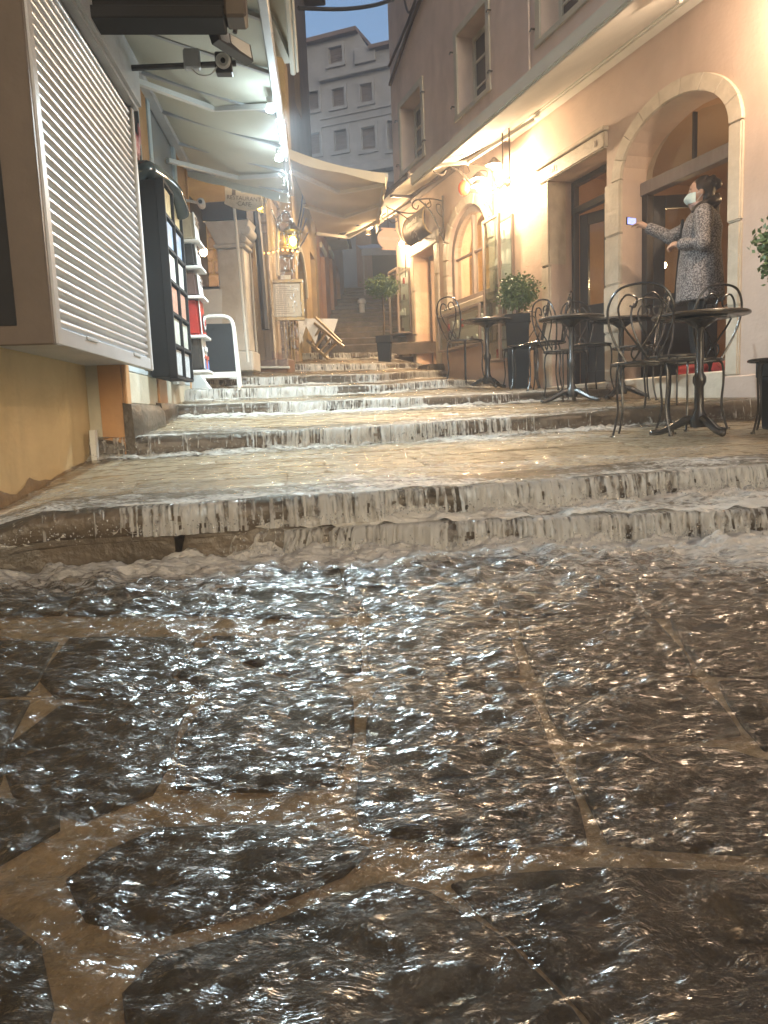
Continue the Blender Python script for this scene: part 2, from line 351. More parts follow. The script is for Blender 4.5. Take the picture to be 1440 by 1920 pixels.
# --- foreground pavement: gritty bed plus separate slabs
PA, PB = .038, .08
def gp(u, v):
    r = ray(u, v); t = (PA - CAM_Z)/(r[2] - PB*r[1]); p = _C + r*t; return (p[0], p[1])
pav = MB().grid(lambda u, v: tuple(tread(0, np.array(u), np.array(v)) - np.array([0,0,.014])), 40, 24).build('pavement', MATS['grit'])
tag(pav, 'sandy bedding of the flooded lower pavement in front of the steps', 'pavement', kind='structure')
slabs_px = [
 [(850,1650),(1120,1625),(1440,1640),(1760,1660),(1850,2100),(1290,2120),(1115,1880),(1000,1765)],
 [(735,1645),(800,1665),(930,1755),(1065,1885),(1200,2120),(560,2120),(250,1960),(238,1850),(300,1790),(520,1730)],
 [(118,1640),(290,1545),(440,1550),(600,1552),(700,1585),(640,1625),(480,1690),(300,1738),(170,1715)],
 [(-260,1720),(-40,1690),(55,1770),(85,1880),(40,2010),(20,2200),(-380,2200)],
 [(-320,1480),(-60,1500),(110,1500),(120,1545),(-20,1620),(-360,1600)],
 [(693,1405),(1030,1402),(1075,1510),(1095,1570),(900,1570),(690,1548),(668,1520)],
 [(1085,1408),(1360,1402),(1425,1428),(1620,1440),(1720,1570),(1440,1580),(1150,1572),(1110,1490)],
 [(395,1298),(660,1300),(640,1400),(628,1465),(330,1470),(350,1380)],
 [(110,1318),(360,1298),(318,1370),(295,1475),(150,1535),(30,1480),(20,1390)],
 [(708,1275),(972,1272),(1000,1330),(1022,1385),(690,1388)],
 [(1018,1268),(1305,1268),(1390,1368),(1065,1380),(1040,1330)],
 [(1345,1272),(1640,1275),(1760,1420),(1440,1395),(1400,1350)],
 [(-330,1330),(60,1310),(0,1390),(0,1465),(-360,1455)],
 [(690,1165),(945,1160),(972,1258),(702,1262)],
 [(972,1158),(1225,1155),(1298,1255),(1008,1258)],
 [(1258,1155),(1540,1158),(1630,1260),(1335,1258)],
 [(395,1190),(530,1200),(668,1170),(672,1255),(610,1270),(540,1258),(440,1225)],
 [(385,1205),(440,1240),(560,1278),(660,1290),(390,1288),(330,1262)],
 [(130,1195),(370,1195),(310,1265),(350,1288),(105,1305),(80,1270)],
 [(-300,1200),(105,1200),(50,1300),(-330,1315)],
]
def rowslabs(y0, y1, us, skew):
    for k in range(len(us)-1):
        a, b = us[k]+7, us[k+1]-7; j = lambda: random.uniform(-3, 3)
        slabs_px.append([(a+skew*(a-720)/700, y0+j()), ((a+b)/2, y0+j()), (b+skew*(b-720)/700, y0+j()), (b+j(), y1), ((a+b)/2, y1+j()), (a+j(), y1)])
rowslabs(1102, 1150, [-320,-90,120,385,680,940,1215,1500,1750], -35)
rowslabs(1062, 1094, [-320,-120,150,420,640,900,1130,1400,1700], -30)
rowslabs(1036, 1056, [-300,-60,220,480,760,1010,1290,1600], -20)
def slab_mesh(poly, top, th, inset=.014):
    # resample outline, rough it up, add a worn rim
    pts = []
    n = len(poly)
    for i in range(n):
        a, b = np.array(poly[i]), np.array(poly[(i+1) % n]); L = np.linalg.norm(b-a); k = max(1, int(L/.07))
        for q in range(k): pts.append(a+(b-a)*q/k)
    pts = np.array(pts); c = pts.mean(0)
    pts = .8*pts + .1*np.roll(pts,1,0) + .1*np.roll(pts,-1,0)
    dirs = pts-c; ln = np.linalg.norm(dirs,axis=1,keepdims=True); dn = dirs/ln
    pts = pts + dn*(fbm(pts[:,0]*9, pts[:,1]*9, 5)[:,None]-.35)*.03
    pts = pts + dn*.009
    rings = [(0, -th), (0, -.006), (inset*.3, -.0015), (inset*.8, 0)]
    vs = []; m = len(pts)
    for ins, dz in rings:
        q = pts - dn*ins
        for p in q: vs.append((p[0], p[1], top(p[0], p[1]) + dz))
    for f in (.6, .25):
        q = c + (pts-c)*f
        for p in q: vs.append((p[0], p[1], top(p[0], p[1]) + .002 + .006*(fbm(p[0]*6, p[1]*6, 9)-.5)))
    vs.append((c[0], c[1], top(c[0], c[1]) + .002))
    nr = len(rings)+2; fs = []
    for r in range(nr-1):
        for i in range(m): j = (i+1) % m; fs.append((r*m+i, r*m+j, (r+1)*m+j, (r+1)*m+i))
    for i in range(m): fs.append(((nr-1)*m+i, (nr-1)*m+(i+1) % m, nr*m))
    b = MB(); b.add(vs, fs); return b
for k, pl in enumerate(slabs_px):
    poly = [gp(u, v) for u, v in pl]; dz = random.uniform(-.004, .004)
    slab_mesh(poly, lambda x, y: PA+PB*y+dz, .05).build('paving_stone', MATS['slab_dark'], pav, smooth=True)

# --- steps
def step_block(i, ta, tb, depth, nseg=7, seed=0):
    ts = np.linspace(ta, tb, nseg); E = E_[i](ts); back = tread(i, ts, np.ones(nseg)); h = (E[:,2]-E[:,3]) + .03
    d = back[:, :2]-E[:, :2]; d /= np.linalg.norm(d, axis=1, keepdims=True)
    wdt = np.linalg.norm(back[:, :2]-E[:, :2], axis=1); slope = (back[:,2]-E[:,2])/wdt
    prof = [(.02,-1.0),(.004,-.75),(-.006,-.45),(-.004,-.22),(.006,-.09),(.03,-.01),(.08,0.004)]
    vs = []
    for q in range(nseg):
        wob = (fbm(E[q,0]*4, E[q,1]*4, 3)-.45)*.07 + ((seed*37) % 7-3)*.0018; e = .018 if q in (0, nseg-1) else 0
        for a, z in prof:
            n = (fbm(E[q,0]*11, z*3+seed, 21)-.45)*.025
            x = E[q,:2] + d[q]*(a+wob+n+e*.6); vs.append((x[0], x[1], E[q,2]+z*h[q]-(e*.4 if z > -.2 else 0)+n*.3 + slope[q]*max(0,a)))
        for a in (depth*.6, depth):
            x = E[q,:2] + d[q]*min(a, wdt[q]*.9); vs.append((x[0], x[1], E[q,2] + slope[q]*min(a, wdt[q]*.9) + .003 + (fbm(x[0]*5, x[1]*5, 4)-.45)*.012))
        x = E[q,:2] + d[q]*min(depth, wdt[q]*.9); vs.append((x[0], x[1], E[q,2]-h[q]))
    m = len(prof)+3; fs = []
    for q in range(nseg-1):
        for k in range(m-1): fs.append((q*m+k, q*m+k+1, (q+1)*m+k+1, (q+1)*m+k))
    fs.append(tuple(range(m))); fs.append(tuple((nseg-1)*m+k for k in range(m-1,-1,-1)))
    b = MB(); b.add(vs, fs); return b
STEP_LABELS = {1:'lowest broad stone step with water pouring over it onto the dark paving', 2:'second stone step edge, front of the wide terrace with the nearest table',
 3:'third stone step, running from the yellow wall to the near chairs', 4:'fourth stone step, under the two middle cafe tables', 5:'fifth stone step, beside the chalkboard stand',
 6:'sixth stone step, below the jewellery shop door', 7:'seventh stone step, in front of the menu stand', 8:'eighth stone step, at the far tall planter'}
for i in range(1, 9):
    fill = MB()
    fill.grid(lambda u, v: tuple(tread(i, np.array(u), np.array(v)) - np.array([0,0,.022])), 40, 6)
    def riser(u, v):
        e = E_[i](np.array(u)); b = tread(i, np.array(u), np.array(1.)); d = b[:2]-e[:2]; d = d/np.linalg.norm(d)
        return (e[0]+d[0]*.012, e[1]+d[1]*.012, e[2]-.022-(e[2]-.022-e[3]+.1)*v)
    fill.grid(riser, 40, 1)
    st = fill.build('stone_step', MATS['grout']); tag(st, STEP_LABELS[i], 'step', 'stone steps', 'structure')
    L = E_[i].len; t = 0; cuts = [0]
    while t < 1: t += random.uniform(.55, 1.05)/L; cuts.append(min(t, 1))
    depth = .34 if i not in (1,) else .22
    for k in range(len(cuts)-1):
        if cuts[k+1]-cuts[k] < .02: continue
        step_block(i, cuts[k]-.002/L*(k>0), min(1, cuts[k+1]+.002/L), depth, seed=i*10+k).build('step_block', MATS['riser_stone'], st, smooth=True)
    # flagstones behind the nosing
    mid = E_[i](np.array(.5)); bk = tread(i, np.array(.5), np.array(1.)); W = float(np.hypot(*(bk[:2]-mid[:2])))
    if W < depth+.12: continue
    v0 = depth/W + .01; rows = max(1, int(round((W-depth)/(.42 if i < 4 else .6))))
    vr = np.linspace(v0, .985, rows+1)
    for r in range(rows):
        t = random.uniform(-.1, 0); 
        while t < 1:
            dt = random.uniform(.38, .85)/L; a, b = max(t, 0)+.008/L, min(t+dt, 1)-.008/L; t += dt
            if b-a < .15/L: continue
            j = lambda s: random.uniform(-s, s)
            va, vb = vr[r]+.008/W, vr[r+1]-.008/W; jt, jv = .035/L, .02/W
            q = [(a+j(jt)*.5, va), ((a+b)/2+j(jt), va+abs(j(jv))), (b+j(jt)*.5, va), (b, (va+vb)/2+j(jv)), (b+j(jt)*.5, vb), ((a+b)/2+j(jt), vb-abs(j(jv))), (a+j(jt)*.5, vb), (a, (va+vb)/2+j(jv))]
            P = [tread(i, np.array(min(max(tt,0),1)), np.array(vv)) for tt, vv in q]
            dz = j(.004); A = np.array([[p[0], p[1], 1] for p in P]); co = np.linalg.lstsq(A, np.array([p[2] for p in P]), rcond=None)[0]
            slab_mesh([(p[0], p[1]) for p in P], lambda x, y: co[0]*x+co[1]*y+co[2]+dz, .04, .010).build('flagstone', MATS['flag_pale'], st, smooth=True)
# far flight of steps going up the lane
ns = 15
for k in range(ns):
    y0 = 12.6 + .60*k; z1 = 1.98 + .165*k; b = MB()
    xa, xb = -1.15-.01*k, 1.5
    b = MB()
    def f(u, v):
        w = (fbm(u*7, k*3.1, 3)-.45)*.06
        prof = [(0.02,-.2),(0,-.02),(.03,0),(.64,.004)]; j = int(round(v*3)); a, dz = prof[j]
        return (xa+(xb-xa)*u, y0+a+w, z1+dz+(fbm(u*9,k,7)-.45)*.015)
    b.grid(f, 16, 3)
    tag(b.build('stone_step', MATS['riser_stone'], smooth=True), f'step of the far flight climbing the lane behind the tall planter', 'step', 'far flight of steps', 'structure')
tp = MB().grid(lambda u, v: (-3+6*u, 21.5+14*v, 1.98+.165*(ns-1)+.3*v), 4, 4).build('lane', MATS['grout']); tag(tp, 'dark lane at the top of the far steps', 'lane', kind='structure')
# ================================================================== water
def water_mat(name, bscale, bstr, foam_lo, foam_hi, tint, foam_col, rough=.05, dist=.02, mud=(.36,.28,.19), turb=.10):
    m = bpy.data.materials.new(name); m.use_nodes = True; MATS[name] = m
    N = m.node_tree.nodes; L = m.node_tree.links; N.remove(N['Principled BSDF']); out = N['Material Output']
    tc = N.new('ShaderNodeTexCoord'); mp = N.new('ShaderNodeMapping'); mp.inputs['Scale'].default_value = (.45, 1.0, 1); L.new(tc.outputs['Object'], mp.inputs[0])
    wv = N.new('ShaderNodeTexNoise'); wv.inputs['Scale'].default_value = 3.5; wv.inputs['Detail'].default_value = 2; L.new(mp.outputs[0], wv.inputs[0])
    ad = N.new('ShaderNodeMix'); ad.data_type = 'VECTOR'; ad.inputs[0].default_value = .12; L.new(mp.outputs[0], ad.inputs[4]); L.new(wv.outputs['Color'], ad.inputs[5])
    n1 = N.new('ShaderNodeTexNoise'); n1.inputs['Scale'].default_value = bscale; n1.inputs['Detail'].default_value = 5; n1.inputs['Roughness'].default_value = .62; n1.inputs['Distortion'].default_value = .6; L.new(ad.outputs[1], n1.inputs[0])
    bp = N.new('ShaderNodeBump'); bp.inputs['Strength'].default_value = bstr; bp.inputs['Distance'].default_value = dist; L.new(n1.outputs[0], bp.inputs['Height'])
    t = N.new('ShaderNodeBsdfTransparent'); t.inputs[0].default_value = (*tint, 1)
    g = N.new('ShaderNodeBsdfGlossy'); g.inputs['Roughness'].default_value = rough; L.new(bp.outputs[0], g.inputs['Normal'])
    f = schlick(N, L, .03, bp.outputs[0])
    mx = N.new('ShaderNodeMixShader'); L.new(f.outputs[0], mx.inputs[0]); L.new(t.outputs[0], mx.inputs[1]); L.new(g.outputs[0], mx.inputs[2])
    at_ = N.new('ShaderNodeAttribute'); at_.attribute_name = 'foam'
    n2 = N.new('ShaderNodeTexNoise'); n2.inputs['Scale'].default_value = bscale*.9; n2.inputs['Detail'].default_value = 7; n2.inputs['Roughness'].default_value = .7; n2.inputs['Distortion'].default_value = 1.2; L.new(ad.outputs[1], n2.inputs[0])
    su = N.new('ShaderNodeMath'); su.operation = 'ADD'; L.new(at_.outputs['Fac'], su.inputs[0]); L.new(n2.outputs[0], su.inputs[1])
    mr = N.new('ShaderNodeMapRange'); mr.interpolation_type = 'SMOOTHSTEP'; mr.inputs[1].default_value = foam_lo; mr.inputs[2].default_value = foam_hi; L.new(su.outputs[0], mr.inputs[0])
    f1 = N.new('ShaderNodeBsdfPrincipled'); f1.inputs['Base Color'].default_value = (*foam_col, 1); f1.inputs['Roughness'].default_value = .3; L.new(bp.outputs[0], f1.inputs['Normal'])
    f2 = N.new('ShaderNodeBsdfTranslucent'); f2.inputs[0].default_value = (*foam_col, 1); fd = N.new('ShaderNodeMixShader'); fd.inputs[0].default_value = .3; L.new(f1.outputs[0], fd.inputs[1]); L.new(f2.outputs[0], fd.inputs[2])
    m2 = N.new('ShaderNodeMixShader'); L.new(mr.outputs[0], m2.inputs[0]); L.new(mx.outputs[0], m2.inputs[1]); L.new(fd.outputs[0], m2.inputs[2]); tb = N.new('ShaderNodeBsdfDiffuse'); tb.inputs[0].default_value = (*mud, 1); m3 = N.new('ShaderNodeMixShader'); m3.inputs[0].default_value = turb; L.new(m2.outputs[0], m3.inputs[1]); L.new(tb.outputs[0], m3.inputs[2]); L.new(m3.outputs[0], out.inputs[0])
    return m
water_mat('flood', 40, .8, .76, 1.16, (.86,.81,.73), (.72,.69,.64), .20, .03, turb=.045, mud=(.30,.23,.15))
water_mat('film', 42, 1.0, .68, .98, (.92,.88,.80), (.80,.77,.71), .08, .03, turb=.05)

def water_sheet(i, nt, nv, lift, amp, mat, label, t0=0., t1=1., foamfn=None, freq=9, v0=0.):
    tt, vv = np.meshgrid(np.linspace(t0, t1, nt), np.linspace(v0, 1, nv)); P = tread(i, tt, vv)
    x, y = P[..., 0], P[..., 1]
    wx = .10*(fbm(x*3, y*3, 91, 2)-.4); wy = .10*(fbm(x*3+9, y*3, 92, 2)-.4); x_, y_ = x+wx, y+wy
    n = fbm(x_*freq*.5, y_*freq, 31+i, 5)-.48; n2 = fbm(x_*freq*1.1, y_*freq*2.4, 77+i, 3)-.45
    rid = 1-np.abs(2*fbm(x_*freq*.4+3, y_*freq*.8, 55+i, 4)-.95)
    W = np.hypot(P[-1,:,0]-P[0,:,0], P[-1,:,1]-P[0,:,1]); db = (1-vv)*W[None,:]       # metres from the foot of the next riser
    boil = np.exp(-db/.16)
    z = P[..., 2] + lift + amp*(n*1.2+n2*.9+(rid-.75)*.6)*(1+1.5*boil) + .008*boil
    foam = foamfn(x, y, vv, db, tt) if foamfn else 0*x
    me = bpy.data.meshes.new('water'); vs = np.stack([x, y, z], -1).reshape(-1, 3)
    idx = np.arange(nt*nv).reshape(nv, nt); F = np.stack([idx[:-1,:-1], idx[:-1,1:], idx[1:,1:], idx[1:,:-1]], -1).reshape(-1, 4)
    me.from_pydata(vs.tolist(), [], F.tolist()); a = me.attributes.new('foam', 'FLOAT', 'POINT'); a.data.foreach_set('value', foam.ravel().astype(np.float32))
    for p in me.polygons: p.use_smooth = True
    o = link('water', me, MATS[mat]); tag(o, label, 'water', kind='structure'); return o
def foam0(x, y, v, db, t):
    band = .66*np.exp(-db/.24) + .28*np.exp(-db/.9)
    return band*(.55+.9*fbm(x*2.2, y*2.2, 8)) + .20*(fbm(x*1.7, y*3, 3)-.45) - .05 + .20*np.clip((x-.1)/1.2, 0, 1)*np.clip((y-1.2)/1.2,0,1)
water_sheet(0, 560, 440, .018, .034, 'flood', 'turbulent dark flood water running over the lower paving', .12, .9, foam0, 14, .22)
def foamT(x, y, v, db, t):
    dry = np.clip((x-1.5)/1.2, 0, 1)
    return .12 + .5*np.exp(-db/.15)*(1-.7*dry) + .30*np.exp(-v*6)*(1-dry) + .45*(fbm(x*1.8, y*5, 13)-.45) - .16*dry
names = {1:'water sheet foaming across the narrow lowest step', 2:'wide sheet of water sliding over the pale terrace flagstones', 3:'water film on the third step between wall and chairs', 4:'water film on the fourth step',
         5:'water film on the fifth step by the chalkboard', 6:'water film on the sixth step below the shop door', 7:'water film on the seventh step by the menu stand', 8:'water film on the uppermost near step'}
for i in range(1, 9):
    mid = E_[i].len; W = float(np.hypot(*(tread(i, np.array(.5), np.array(1.))-tread(i, np.array(.5), np.array(0.)))[:2]))
    water_sheet(i, int(min(420, mid/.011)), int(max(8, min(150, W/.012))), .012, .030 if i == 1 else .018 if i < 4 else .013, 'film', names[i], .02, .98, (lambda x, y, v, db, t: foamT(x, y, v, db, t)+.10) if i == 1 else foamT, 15)

# --- water pouring over each riser: ribbons with real gaps
def fall_mat():
    m = bpy.data.materials.new('falling_water'); m.use_nodes = True; MATS['falling_water'] = m
    N = m.node_tree.nodes; L = m.node_tree.links; N.remove(N['Principled BSDF']); out = N['Material Output']
    tc = N.new('ShaderNodeTexCoord'); mp = N.new('ShaderNodeMapping'); mp.inputs['Scale'].default_value = (60, 60, 9); L.new(tc.outputs['Object'], mp.inputs[0])
    n = N.new('ShaderNodeTexNoise'); n.inputs['Scale'].default_value = 1.0; n.inputs['Detail'].default_value = 4; L.new(mp.outputs[0], n.inputs[0])
    bp = N.new('ShaderNodeBump'); bp.inputs['Strength'].default_value = .6; bp.inputs['Distance'].default_value = .01; L.new(n.outputs[0], bp.inputs['Height'])
    t = N.new('ShaderNodeBsdfTransparent'); t.inputs[0].default_value = (.93,.92,.9,1)
    g = N.new('ShaderNodeBsdfGlossy'); g.inputs['Roughness'].default_value = .06; L.new(bp.outputs[0], g.inputs['Normal'])
    f = schlick(N, L, .03, bp.outputs[0])
    a = N.new('ShaderNodeMixShader'); L.new(f.outputs[0], a.inputs[0]); L.new(t.outputs[0], a.inputs[1]); L.new(g.outputs[0], a.inputs[2])
    d0 = N.new('ShaderNodeBsdfPrincipled'); d0.inputs['Base Color'].default_value = (.88,.87,.84,1); d0.inputs['Roughness'].default_value = .2
    d1 = N.new('ShaderNodeBsdfTranslucent'); d1.inputs[0].default_value = (.85,.84,.80,1); d = N.new('ShaderNodeMixShader'); d.inputs[0].default_value = .7; L.new(d0.outputs[0], d.inputs[1]); L.new(d1.outputs[0], d.inputs[2])
    at_ = N.new('ShaderNodeAttribute'); at_.attribute_name = 'foam'
    su = N.new('ShaderNodeMath'); su.operation = 'ADD'; L.new(n.outputs[0], su.inputs[0]); L.new(at_.outputs['Fac'], su.inputs[1])
    mr = N.new('ShaderNodeMapRange'); mr.interpolation_type = 'SMOOTHSTEP'; mr.inputs[1].default_value = .62; mr.inputs[2].default_value = 1.1; mr.inputs[4].default_value = .95; L.new(su.outputs[0], mr.inputs[0])
    x = N.new('ShaderNodeMixShader'); L.new(mr.outputs[0], x.inputs[0]); L.new(a.outputs[0], x.inputs[1]); L.new(d.outputs[0], x.inputs[2]); L.new(x.outputs[0], out.inputs[0])
fall_mat()
def waterfall(i, label, dens, ta=.02, tb=.98, dens_fn=None):
    L = E_[i].len*(tb-ta); nx = int(min(2000, L/.0026)); nv = 9
    ts = np.linspace(ta, tb, nx); E = E_[i](ts); bk = tread(i, ts, np.ones(nx)); d = bk[:, :2]-E[:, :2]; d /= np.linalg.norm(d, axis=1, keepdims=True)
    s = (ts-ta)/(tb-ta)*L; h = E[:,2]-E[:,3]
    q = .85*fbm(s*2.6, s*0, 41+i, 3)+.42*fbm(s*30, s*0+.5, 43+i, 3)+.30*vnoise(s*120, s*0, 47+i)-.10      # flow strength 0..1.1
    q = q + (dens-.5) + (dens_fn(E[:,0]) if dens_fn else 0)
    vs = []; fo = []
    for k in range(nv):
        v = k/(nv-1); fall = -.06 + 1.06*v
        out = .012+.055*np.clip(q, .1, 1.2)*np.sqrt(max(v,.0))+.030*(vnoise(s*42, s*0+v*2.4, 51)-.5)+.02*(vnoise(s*9, s*0+v*1.2, 53)-.5)
        if k == 0: out = out*0-.05
        z = E[:,2] + .014 - np.maximum(0, fall)**1.25*(h+.015); z[:] = np.where(v == 0, E[:,2]+.012, z)
        vs.append(np.stack([E[:,0]-d[:,0]*out, E[:,1]-d[:,1]*out, z], -1)); fo.append(np.clip((q-.50)*1.5, -.2, .9)+.12*(v > .7)+.15*(vnoise(s*25, s*0+v*3, 61)-.4))
    vs = np.array(vs); fo = np.array(fo); F = []
    for k in range(nv-1):
        thr = .44 + .30*(k/(nv-1)) + .46*(vnoise(s*48, s*0+k*.5, 71+i)-.5)
        keep = np.where((q > thr) & (np.roll(q,-1) > thr))[0]; keep = keep[keep < nx-1]
        F.extend([(k*nx+a, k*nx+a+1, (k+1)*nx+a+1, (k+1)*nx+a) for a in keep])
    me = bpy.data.meshes.new('waterfall'); me.from_pydata(vs.reshape(-1,3).tolist(), [], F)
    a = me.attributes.new('foam', 'FLOAT', 'POINT'); a.data.foreach_set('value', fo.ravel().astype(np.float32))
    bm = bmesh.new(); bm.from_mesh(me); bmesh.ops.delete(bm, geom=[v for v in bm.verts if not v.link_faces], context='VERTS'); bm.to_mesh(me); bm.free()
    for p in me.polygons: p.use_smooth = True
    tag(link('waterfall', me, MATS['falling_water']), label, 'falling water', kind='stuff')
WL = {1:'water cascading off the lowest step onto the dark paving', 2:'streams of water falling from the terrace edge', 3:'water spilling over the third step', 4:'water spilling over the fourth step',
      5:'water spilling over the fifth step by the chalkboard', 6:'water spilling over the sixth step', 7:'water spilling over the seventh step', 8:'water trickling over the uppermost near step'}
fades = {1:lambda x: -.12*(x < -1.2), 2:lambda x: -.1*(x < -.9)+.03*(x > .3), 3:lambda x: -.22*np.clip((x-.9)/.8,0,1)-.1*(x < -1.1), 4:lambda x: -.3*np.clip((x-.8)/.5,0,1)+.06*(x < 0), 5:lambda x: -.2*np.clip((x-.7)/.4,0,1)+.08}
for i in range(1, 9): waterfall(i, WL[i], .60 if i < 3 else .62, dens_fn=fades.get(i))

# --- splashes: lumps of foam and droplets at the foot of every fall
def droplets(n, fn, rr, name, label, mat, cat='splash'):
    base = np.array([(1,0,0),(-1,0,0),(0,1,0),(0,-1,0),(0,0,1),(0,0,-1)], float); tri = [(0,2,4),(2,1,4),(1,3,4),(3,0,4),(2,0,5),(1,2,5),(3,1,5),(0,3,5)]
    V = []; F = []
    for k in range(n):
        p, st = fn(); r = random.uniform(*rr)*random.uniform(.4, 1)
        V.append(base*np.array([r, r, r*st]) + np.array(p)); F.extend([(a+6*k, b+6*k, c+6*k) for a, b, c in tri])
    me = bpy.data.meshes.new(name); me.from_pydata(np.concatenate(V).tolist(), [], F)
    for p in me.polygons: p.use_smooth = True
    tag(link(name, me, mat), label, cat, kind='stuff')
pm('drop', (.80,.78,.74), (.74,.72,.68), .10, 5, 0, 5, spec=.9)
MATS['drop'].node_tree.nodes['Principled BSDF'].inputs['Transmission Weight'].default_value = .5
def spl(i):
    def f():
        t = random.uniform(.04, .96); e = E_[i](np.array(t)); b = tread(i, np.array(t), np.array(1.)); d = (b[:2]-e[:2])/np.linalg.norm(b[:2]-e[:2])
        o = .02+abs(random.gauss(0, .07)); zz = abs(random.gauss(0, .022))*(1 if o < .15 else .4)
        return (e[0]-d[0]*o, e[1]-d[1]*o, e[3]+.018+zz), random.uniform(.8, 1.6)
    return f
for i, n in ((1, 2400), (2, 1800), (3, 1200), (4, 600), (5, 500)):
    droplets(n, spl(i), (.0018, .0055), 'splash', ['','spray of droplets at the foot of the lowest step','spray of droplets below the terrace edge','spray of droplets below the third step','spray of droplets below the fourth step','spray of droplets below the fifth step'][i], MATS['drop'])
# ================================================================== right-hand building (cafe and jewellery shop)
RB = thing('cafe_building', 'pink plastered cafe and jewellery shop building with arched doorway and shuttered upper windows', 'building', tuple(RW.P(0,0,0)), RW.rz)
ARCH = arch(0, 1.37, 1.05, 2.95, .45); DOOR = rect(1.62, 2.66, 1.05, 3.31); WIN = arch(4.15, 5.5, 2.33, 3.02, .60); JD = rect(6.0, 6.85, 1.55, 3.36)
UPW = [rect(4.13, 5.0, 4.87, 5.88), rect(6.35, 7.25, 4.80, 5.80), rect(1.95, 2.82, 4.87, 5.90)]
def facade(outer, holes, th, mat, name, parent, skip_reveal=()):
    b = MB(); vs, fs = holed(outer, holes, lambda s, z: (s, 0, z)); b.add(vs, fs)
    for h in holes:
        n = len(h); b.add([(s, 0, z) for s, z in h] + [(s, -th, z) for s, z in h], [(i, (i+1) % n, n+(i+1) % n, n+i) for i in range(n)])
    return b.build(name, mat, parent)
facade(rect(-9, 7.7, .2, 4.35), [ARCH, DOOR, WIN, JD], .34, MATS['pink_plaster'], 'wall', RB)
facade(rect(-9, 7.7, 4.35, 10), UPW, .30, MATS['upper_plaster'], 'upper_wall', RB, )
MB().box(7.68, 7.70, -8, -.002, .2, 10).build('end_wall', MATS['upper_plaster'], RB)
MB().box(-9.0, 0, 0.002, .035, .2, 1.0).box(1.37+.003, 1.60, .002, .03, .2, 1.03).build('plinth', MATS['pink_plaster'], RB, bevel=.008)
MB().box(0.0, 1.37, -.34, .035, .75, 1.05).build('threshold', MATS['stone_trim'], RB, bevel=.012)
MB().box(1.58, 2.72, -.34, .06, .90, 1.045).build('threshold', MATS['stone_trim'], RB, bevel=.012)
MB().box(5.75, 7.15, -.34, .28, 1.30, 1.545).build('threshold', MATS['riser_stone'], RB, bevel=.03, seg=2)
# rectangular doorway surround
def blocks(x0, x1, zs, y0, y1, nm='surround_stone', gap=.002, mat='stone_trim', parent=None):
    for a, b in zip(zs[:-1], zs[1:]):
        MB().box(x0+random.uniform(-.006,.006), x1+random.uniform(-.006,.006), y0, y1+random.uniform(-.004,.004), a+gap, b-gap).build(nm, MATS[mat], parent or RB, bevel=.012, seg=2)
blocks(2.662, 2.83, [1.05, 1.75, 2.4, 3.31], -.20, .035)
MB().box(1.60, 2.84, -.20, .05, 3.312, 3.47).build('lintel', MATS['stone_trim'], RB, bevel=.012, seg=2)
MB().box(1.58, 2.88, .0, .075, 3.472, 3.51).build('cornice', MATS['stone_trim'], RB, bevel=.008)
blocks(1.372, 1.618, [1.05, 1.52, 1.98, 2.45, 2.95], -.33, .04)
blocks(-.14, -.002, [1.0, 1.55, 2.2, 2.95], -.33, .03)
# carved marks on the lintel
car = MB()
for k in range(7): x = 2.72 - k*.045; car.box(x, x+.018, .0505, .053, 3.345+random.uniform(0,.02), 3.40+random.uniform(0,.04))
car.box(1.74, 1.752, .0505, .053, 3.36, 3.42).box(1.71, 1.722, .0505, .053, 3.36, 3.42); car.build('carved_lettering', MATS['grey_wood'], RB)
# arch voussoirs
nv = 9; c, r = .685, .685
for k in range(nv):
    a0, a1 = math.pi*k/nv+.0015, math.pi*(k+1)/nv-.0015; P = []
    for rr, rise in ((r+.002, .452), (r+.14, .58)):
        P.append([(c+rr*math.cos(a), 2.95+rise*math.sin(a)) for a in np.linspace(a0, a1, 4)])
    MB().prism(P[0]+P[1][::-1], -.33, .030+random.uniform(-.002,.003)).build('arch_stone', MATS['stone_trim'], RB, bevel=.004)
# room behind the arch and the door
room = MB()
room.quad((-1.2,-.345,1.04),(3.3,-.345,1.04),(3.3,-3.8,1.04),(-1.2,-3.8,1.04)); room.build('floor', MATS['brown_wood'], RB)
MB().quad((-1.2,-3.8,1.0),(3.3,-3.8,1.0),(3.3,-3.8,3.6),(-1.2,-3.8,3.6)).quad((3.3,-.345,1.0),(3.3,-3.8,1.0),(3.3,-3.8,3.6),(3.3,-.345,3.6)).quad((-1.2,-.345,1.0),(-1.2,-3.8,1.0),(-1.2,-3.8,3.6),(-1.2,-.345,3.6)).build('interior_wall', MATS['interior_wall'], RB)
MB().quad((-1.2,-.345,3.58),(3.3,-.345,3.58),(3.3,-3.8,3.58),(-1.2,-3.8,3.58)).build('ceiling', MATS['interior_wall'], RB)
MB().box(-.004, 1.374, -.30, -.20, 2.80, 2.92).build('transom', MATS['grey_wood'], RB, bevel=.006)
MB().box(.02, .05, -.28, -.22, 2.92, 3.05).prism([(.69,2.93),(.71,2.93),(.71,3.33),(.69,3.33)], -.28, -.24).build('fanlight_bar', MATS['dark_wood'], RB)
MB().prism([(0.01,2.925),(1.36,2.925)]+[(.685+.67*math.cos(a), 2.94+.385*math.sin(a)) for a in np.linspace(0.05, math.pi-.05, 12)], -.262, -.257).build('fanlight_pane', MATS['window_glass'], RB)
MB().box(1.29, 1.368, -.30, -.22, 1.05, 2.80).build('door_frame', MATS['dark_wood'], RB, bevel=.004); MB().box(.0, .05, -.30, -.22, 1.05, 2.80).build('door_frame', MATS['dark_wood'], RB, bevel=.004)
